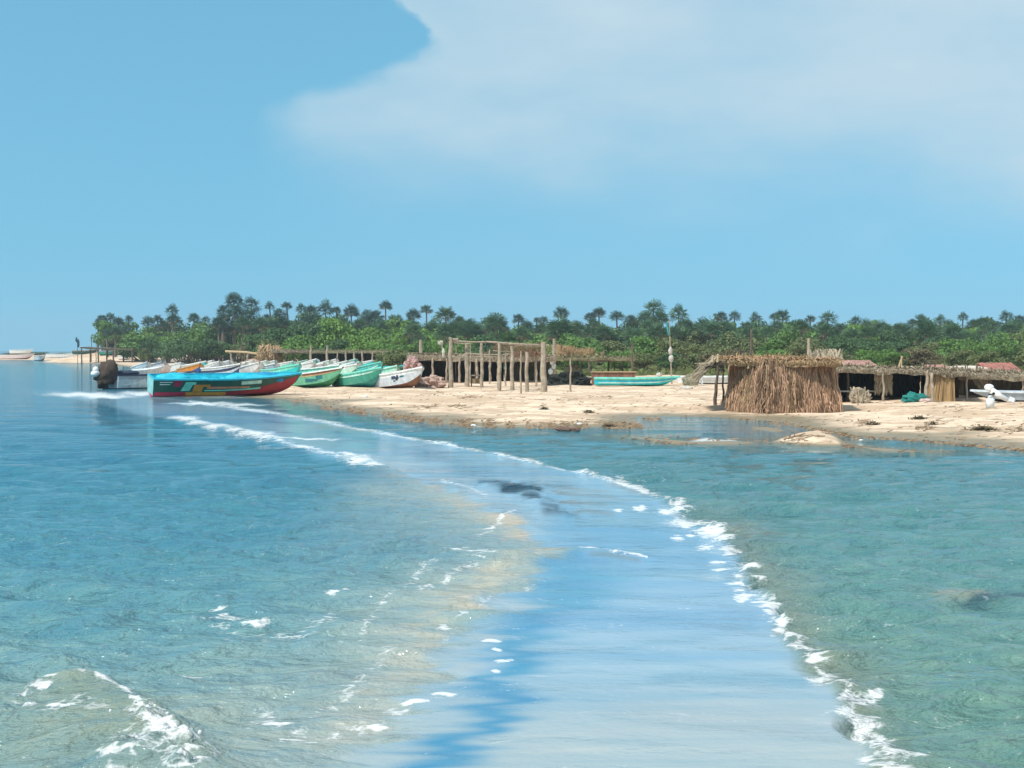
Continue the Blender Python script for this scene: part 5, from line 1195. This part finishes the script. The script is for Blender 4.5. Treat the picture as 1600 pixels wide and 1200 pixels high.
for _ in range(500):
    x = R.uniform(975, 1190); spots_.append((x, float(np.interp(x, [975, 1085, 1182], [682, 690, 691.5])) + R.gauss(0, 1.0), .9))
for _ in range(350):
    x = R.uniform(1318, 1442); spots_.append((x, float(np.interp(x, [1318, 1442], [697.5, 705.5])) + R.gauss(0, .8), .9))
for px, py, k_ in spots_:
    p = gz(px, py, .15); a = R.gauss(0, .6); l = R.uniform(.06, .26) * k_ * (2.2 if R.random() < .05 else 1)
    d = Vector((math.cos(a), math.sin(a), R.uniform(-.05, .30))) * l; s = Vector((-d.y * .5, d.x * .5, R.uniform(.0, .06) + .02)).normalized() * R.uniform(.012, .04)
    mb.add([p - s, p + s, p + d + s * .5, p + d - s * .5], [(0, 1, 2, 3)])
pts_ = np.array([[mb.v[i * 4][0], mb.v[i * 4][1]] for i in range(len(mb.f))]); hh_ = gheight(pts_); nv, nf = [], []
for i in range(len(mb.f)):
    if hh_[i] < -0.10: continue
    o = len(nv); nv += [(v[0], v[1], v[2] - .15 + max(hh_[i], 0) + .015) for v in mb.v[i*4:i*4+4]]; nf.append((o, o+1, o+2, o+3))
mb.v, mb.f, mb.mi = nv, nf, [0] * len(nf)
tag(mb.build('beach_litter', solid('weed_litter', (.20, .135, .08), .95, .6, 2, 0, .7)), kind='stuff')

# ================================================================ VEGETATION
LEAFS = {}
def leaf_mat(name, col, var=.45, tr=.25):
    if name not in LEAFS: LEAFS[name] = solid('leaf_' + name, col, .55, var, 0.35, 0, .65, .3, tr)
    return LEAFS[name]
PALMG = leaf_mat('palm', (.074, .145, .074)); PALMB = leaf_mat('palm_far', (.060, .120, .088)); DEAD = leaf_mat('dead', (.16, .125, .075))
BARK = solid('palm_bark', (.12, .10, .085), .95, .35, 2.5)
MARKS = [(20, 'the far-shore boats'), (166, 'the jetty shed'), (222, 'the sandy dune'), (310, 'the orange-sided boat'), (368, 'the navy-bowed boat'), (440, 'the pinkish net piles'), (495, 'the brown-striped boat'), (560, 'the shade shelter'), (630, 'the white emblem boat'), (690, 'the hanging white cloth'), (775, 'the post frame'), (858, 'the rag-hung post'), (930, 'the net shed'), (985, 'the board fence'), (1048, 'the flag mast'), (1110, 'the hut\'s drooping eave'), (1175, 'the bare trunk pole'), (1225, 'the frond hut'), (1285, 'the hut\'s roof heap'), (1345, 'the faded pink roof'), (1405, 'the long dark shed'), (1475, 'the reed panel'), (1526, 'the white-walled store'), (1572, 'the long red roof')]
ORD = ['first', 'second', 'third', 'fourth', 'fifth', 'sixth', 'seventh', 'eighth', 'ninth', 'tenth', 'eleventh', 'twelfth', 'thirteenth', 'fourteenth']
def mark(px): return min(MARKS, key=lambda m: abs(m[0] - px))[1]
PENDING = []
def finish_labels():
    seen = {}
    for px, o, lead, kindw, grp in sorted(PENDING, key=lambda t: t[0]):
        k = (lead, mark(px)); seen.setdefault(k, []).append(o)
    for (lead, mk), os_ in seen.items():
        for i, o in enumerate(os_):
            if len(os_) == 1: o['label'] = f'{lead} behind {mk}, the only such one there'
            else: o['label'] = f'{lead} behind {mk}, {ORD[min(i, 13)]} such from the left there'
def palm_crown(seed, n=34, skirt=True):
    """one unit-radius crown of stiff fan leaves on stalks; the origin is the crown's middle"""
    rr = random.Random(seed); g = MB(); dd = MB()
    for i in range(n):
        az = i * 2.39996 + rr.uniform(-.3, .3); el = math.asin(max(-1, min(1, 1.0 - 1.45 * (i + .5) / n))) + rr.uniform(-.12, .12)
        d = Vector((math.cos(az) * math.cos(el), math.sin(az) * math.cos(el), math.sin(el)))
        st = rr.uniform(.42, .58); q = d * st + Vector((0, 0, -.06 * math.cos(el)))
        side = d.cross(Vector((0, 0, 1))); side = side.normalized() if side.length > .05 else Vector((1, 0, 0))
        up = side.cross(d).normalized(); roll = rr.uniform(-.7, .7); s2 = side * math.cos(roll) + up * math.sin(roll)
        b = g if el > -.38 or not skirt else dd
        b.tube([(0, 0, 0), d * st * .5, q], [.022, .018, .014], 3, cap=False)
        R_ = rr.uniform(.42, .60); k = 9
        for j in range(k):
            a = (j - (k - 1) / 2) / (k - 1) * 2 * 2.0
            dj = (d * math.cos(a) + s2 * math.sin(a)); l = R_ * (1 - .12 * abs(a)) * rr.uniform(.85, 1.1)
            nrm = d.cross(s2).normalized(); tip = q + dj * l + Vector((0, 0, -.10 * rr.random())) + nrm * rr.uniform(-.05, .05)
            w = dj.cross(nrm).normalized() * .042
            mid = q + dj * l * .6
            b.add([q, mid - w, tip, mid + w], [(0, 1, 2, 3)])
    return g, dd
CROWNS = []
for sd in range(6):
    g, dd = palm_crown(sd + 20, [34, 30, 38, 26, 34, 42][sd], sd in (0, 2, 4, 5))
    m1 = g.build('crown', PALMG); m2 = dd.build('dead_fronds', DEAD) if dd.f else None
    CROWNS.append((m1.data, m2.data if m2 else None))
    bpy.data.objects.remove(m1); 
    if m2: bpy.data.objects.remove(m2)
def trunk_mesh():
    b = MB(); pts = []; rad = []
    for i in range(11):
        u = i / 10; pts.append((.03 * math.sin(u * 4), .02 * math.cos(u * 3), u)); rad.append(.5 + .35 * (1 - u) ** 3 + .08 * math.sin(u * 5))
    vs = []; n = 10
    b.tube(pts, rad, n)
    return b
tb_ = trunk_mesh().build('trunk', BARK); TRUNK = tb_.data; bpy.data.objects.remove(tb_)
FARC = {}
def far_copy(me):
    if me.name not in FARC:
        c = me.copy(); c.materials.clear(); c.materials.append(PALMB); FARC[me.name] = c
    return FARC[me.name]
npalm = 0
def palm(px, ptop, wpx, Y, k=None, lean=0.0, skirt=None, lead=None):
    global npalm
    npalm += 1; rr = random.Random(npalm * 17)
    x = at(px, 550, Y).x; b = Vector((x, Y, G(x, Y)))
    Rr = wpx * Y / F / 2 * 1.42
    cz = zat(ptop, Y) - Rr * .88 - b.z
    k = rr.randrange(6) if k is None else k
    root = empty('palmyra_palm', b, None, 'palm tree', 'palms standing behind the beach', rz=rr.uniform(0, 6.28))
    t = bpy.data.objects.new('trunk', TRUNK); COL.objects.link(t); t.parent = root
    ln = lean if lean else rr.gauss(0, .06)
    t.scale = (.34, .34, cz); t.rotation_euler = (0, ln, 0)
    off = Vector((math.sin(ln) * cz, 0, math.cos(ln) * cz))
    me, md = CROWNS[k]
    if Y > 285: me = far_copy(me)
    c = bpy.data.objects.new('crown', me); COL.objects.link(c); c.parent = root; c.location = off; c.scale = (Rr, Rr, Rr * rr.uniform(.85, 1.05)); c.rotation_euler = (rr.uniform(-.15, .15), rr.uniform(-.15, .15), 0)
    if md is not None:
        d = bpy.data.objects.new('dead_fronds', md); COL.objects.link(d); d.parent = root; d.location = off; d.scale = c.scale; d.rotation_euler = c.rotation_euler
    if lead is None:
        lead = ('tall ' if ptop < 478 else 'short ' if ptop > 494 else '') + ('broad-crowned' if wpx >= 24 else 'small-crowned' if wpx <= 16 else 'round-crowned') + ' palm'
        lead = lead if ptop < 500 else 'low palm'
    PENDING.append((px, root, lead, 'palm', None))
    return root
PL = [(153,497,15,330),(160,489,16,335),(173,487,17,340),(184,493,16,330),(202,491,12,335),(230,491,20,325),(246,490,14,330),(258,497,18,320),(270,474,19,325),(273,487,20,318),(303,487,18,320),(320,492,14,322),
 (345,474,20,300),(349,486,20,298),(365,455,25,300),(391,461,26,302),(367,472,28,296),(388,478,28,295),(414,488,13,310),(431,469,15,305),(437,478,22,300),(455,468,15,308),(471,473,15,305),(489,474,18,310),(512,467,28,300),(526,476,14,305),(549,474,22,305),(572,482,18,300),(587,479,28,296),(603,467,18,310),(622,490,16,315),(646,480,20,305),(668,473,18,310),(700,474,28,270),(716,492,22,275),(735,502,18,300),(776,485,36,235),(809,488,18,300),(820,498,20,295),(833,494,10,330),(848,492,15,320),(878,476,22,290),(880,489,44,230),(905,500,22,280),(920,485,18,295),(937,478,19,310),(927,494,22,270),(966,481,22,290),(984,489,18,295),(1018,464,31,270),(1008,482,26,262),(1030,482,26,258),(1061,475,26,285),(1072,495,24,270),(1098,494,26,275),(1126,483,19,300),(1146,484,17,305),(1132,497,24,270),(1181,486,19,300),(1165,498,20,285),(1208,486,15,300),(1227,480,22,285),(1240,496,20,275),(1212,497,22,265),(1267,489,15,305),(1289,483,25,280),(1254,501,24,270),(1310,502,18,290),(1337,492,18,295),(1353,495,22,270),(1379,498,26,260),(1404,505,12,310),(1425,496,15,300),(1441,488,22,285),(1449,498,40,215),(1468,491,20,285),(1490,498,18,285),(1503,486,15,305),(1520,496,20,280),(1536,492,24,275),(1556,499,16,290),(1572,483,20,290),(1575,496,34,235),(1593,490,16,290),(1612,486,22,290),(1640,492,24,280)]
for (px, t, w, Y) in PL: palm(px, t + .5, w, Y)
for i in range(62):   # lower palms between, dark among the bushes
    px = 640 + i * 17 + R.uniform(-9, 9); palm(px, R.uniform(494, 519), R.uniform(22, 36), R.uniform(215, 270), lead='low palm')
for i in range(24): palm(340 + i * 13 + R.uniform(-6, 6), R.uniform(484, 502), R.uniform(20, 32), R.uniform(270, 300), lead='low palm')
for px, t, w in ((168, 512, 14), (180, 508, 18), (355, 505, 22), (382, 500, 22), (195, 506, 14)): palm(px, t, w, 318, lead='low palm')

# bushes: many twig-end leaf clumps through the volume of several flattened lobes
def bush_mesh(seed, nl=11, n=2600, flat=.55, thorn=False, leaf=.30):
    rr = random.Random(seed); g = MB(); st = MB()
    lobes = []
    for i in range(nl):
        a = rr.uniform(0, 6.28); r = math.sqrt(rr.random()) * .72
        lobes.append((Vector((math.cos(a) * r, math.sin(a) * r * .8, rr.uniform(.35, .95) * (1 - .45 * r * r))), rr.uniform(.22, .42)))
    for c, r in lobes:
        b0 = Vector((c.x * .15, c.y * .15, 0)); st.tube([b0, b0.lerp(c, .5) + Vector((0, 0, -.08)), c], [.03, .02, .008], 4, cap=False)
    m = n // nl
    for c, r in lobes:
        for _ in range(m):
            d = Vector((rr.gauss(0, 1), rr.gauss(0, 1), rr.gauss(0, 1))).normalized()
            k = r * (rr.random() ** .28)
            p = c + Vector((d.x * k * 1.15, d.y * k * 1.15, d.z * k * flat))
            if mnoise.noise(p * 5 + Vector((seed, 0, 0))) < -.22: continue
            if p.z < .02: p.z = rr.uniform(.02, .12)
            nrm = (d + Vector((rr.gauss(0, .5), rr.gauss(0, .5), rr.gauss(0.35, .5)))).normalized()
            u = nrm.cross(Vector((rr.gauss(0, 1), rr.gauss(0, 1), rr.gauss(0, 1)))).normalized(); v = nrm.cross(u)
            s = leaf * .11 * rr.uniform(.6, 1.3)
            g.add([p + u * s * 1.4, p + v * s * .8, p - u * s * 1.4, p - v * s * .8], [(0, 1, 2, 3)])
    return g, st
BG = {'dark': leaf_mat('bush_dark', (.068, .132, .046)), 'green': leaf_mat('bush_green', (.115, .215, .046)), 'bright': leaf_mat('bush_bright', (.135, .245, .044)), 'olive': leaf_mat('bush_olive', (.140, .165, .058)), 'brown': leaf_mat('bush_brown', (.155, .130, .065))}
TWIG = solid('twig', (.10, .08, .06), .95, .3, 3)
BM = {}
for k in range(5):
    g, st = bush_mesh(k + 3, [10, 13, 9, 14, 12][k], [4200, 4800, 4000, 5200, 4400][k], [.6, .5, .75, .5, .62][k])
    s = st.build('stems', TWIG); sm = s.data; bpy.data.objects.remove(s)
    for nm, m in BG.items():
        o = g.build('foliage', m); BM[(k, nm)] = (o.data, sm); bpy.data.objects.remove(o)
SKY = [(100,535),(150,520),(165,502),(200,500),(215,508),(250,504),(300,494),(330,497),(350,503),(400,497),(430,492),(480,489),(530,491),(560,496),(600,499),(650,501),(700,504),(760,510),(800,503),(860,507),(900,504),(940,504),(1000,499),(1060,499),(1100,499),(1150,497),(1200,495),(1250,499),(1300,504),(1350,497),(1400,507),(1450,504),(1500,499),(1550,501),(1600,498),(1750,500)]
def skyl(px): return float(np.interp(px, [a for a, b in SKY], [b for a, b in SKY])) - (10 if 330 < px < 640 else 7 if px > 330 else 4)
nb = 0
def bush(px, ptop, wpx, Y, colr, rowname, dz=-.15):
    global nb
    nb += 1; rr = random.Random(nb * 31)
    x = at(px, 550, Y).x; b = Vector((x, Y, G(x, Y) + dz))
    hh = max(1.2, zat(ptop, Y) - b.z); Rr = wpx * Y / F / 2
    fm, sm = BM[(rr.randrange(5), colr)]
    root = empty('thorn_bush', b, None, 'bush', 'bushes and scrub behind the beach', rz=rr.uniform(0, 6.28))
    f = bpy.data.objects.new('foliage', fm); COL.objects.link(f); f.parent = root; f.scale = (Rr, Rr * .9, hh / 1.12)
    s = bpy.data.objects.new('stems', sm); COL.objects.link(s); s.parent = root; s.scale = f.scale
    PENDING.append((px, root, f'{rowname} {colr} bush', 'bush', None))
px = 165
while px < 1720:      # skyline row, dark
    w = R.uniform(70, 105); bush(px, skyl(px) + R.uniform(-2, 6), w, R.uniform(275, 310) if px > 330 else R.uniform(322, 340), R.choice(['dark', 'dark', 'green']), 'skyline'); px += w * R.uniform(.42, .55)
px = 225
while px < 1720:      # middle row
    w = R.uniform(75, 120); g = 'bright' if (500 < px < 700 or 1340 < px < 1620) and R.random() < .75 else R.choice(['green', 'green', 'dark', 'olive'])
    Ym = R.uniform(225, 255) if px > 420 else R.uniform(300, 316)
    bush(px, skyl(px) + R.uniform(10, 22), w, Ym, g, 'middle-row'); px += w * R.uniform(.42, .58)
px = 350
while px < 1720:      # front row, lower scrub
    w = R.uniform(70, 120); g = 'olive' if 820 < px < 1300 and R.random() < .6 else ('bright' if (540 < px < 690 and R.random() < .7) else R.choice(['green', 'dark', 'olive', 'green']))
    bush(px, (525 if px > 420 else 532) + R.uniform(-6, 8), w, R.uniform(180, 208) if px > 420 else 268, g, 'front-row'); px += w * R.uniform(.4, .55)
px = 620
while px < 1720:      # low scrub at the sheds' backs
    w = R.uniform(60, 110); bush(px, 544 + R.uniform(-6, 6), w, R.uniform(142, 160), R.choice(['olive', 'brown', 'olive', 'green', 'dark']), 'low'); px += w * R.uniform(.5, .7)
for a in [(236, 528, 50, 288, 'dark'), (262, 532, 50, 280, 'dark'), (300, 528, 70, 262, 'dark'), (335, 524, 60, 264, 'dark'), (287, 524, 90, 272, 'dark'), (226, 540, 30, 286, 'olive'), (180, 520, 44, 322, 'olive'), (206, 522, 40, 320, 'dark'), (385, 538, 46, 262, 'brown'), (372, 530, 40, 266, 'olive')]: bush(*a, 'dune-side')
for a in [(60, 549.5, 90, 620, 'dark'), (22, 550, 60, 640, 'dark'), (105, 551, 80, 600, 'dark')]: bush(*a, 'distant shoreline')
finish_labels()
# scrub and creeping weeds covering the ground behind the beach
mb = MB()
for _ in range(9000):
    px = R.uniform(330, 1720); Y = R.uniform(128, 250); x = at(px, 550, Y).x
    mb.v.append((x, Y, 0))
gh = gheight(np.array([[v[0], v[1]] for v in mb.v])); src = mb.v; mb.v = []
for (x, y, _), z in zip(src, gh):
    for _ in range(2):
        a = R.uniform(0, PI); s = R.uniform(.15, .4); p = Vector((x + R.gauss(0, .3), y + R.gauss(0, .3), z)); d = Vector((math.cos(a), math.sin(a), 0)) * s; u = Vector((R.gauss(0, .15), R.gauss(0, .15), R.uniform(.15, .5)))
        mb.add([p - d, p + d, p + d * .5 + u, p - d * .5 + u], [(0, 1, 2, 3)])
tag(mb.build('ground_scrub', BG['olive']), kind='stuff')

# ---- the sea air between here and the far trees
HZ = 0.0003
if HZ:
    mb = MB(); x0, x1, y0, y1, z0, z1 = -700, 900, -60, 1560, -1.9, 34
    mb.box(((x0 + x1) / 2, (y0 + y1) / 2, (z0 + z1) / 2), (x1 - x0, y1 - y0, z1 - z0))
    m = bpy.data.materials.new('haze'); m.use_nodes = True; nt = m.node_tree; nt.nodes.clear()
    o_ = nd(nt, 'ShaderNodeOutputMaterial'); v_ = nd(nt, 'ShaderNodeVolumePrincipled'); nt.links.new(v_.outputs[0], o_.inputs['Volume'])
    v_.inputs['Color'].default_value = (0.80, 0.90, 1.0, 1); v_.inputs['Density'].default_value = HZ; v_.inputs['Anisotropy'].default_value = 0.2
    tag(mb.build('haze', m), kind='stuff')
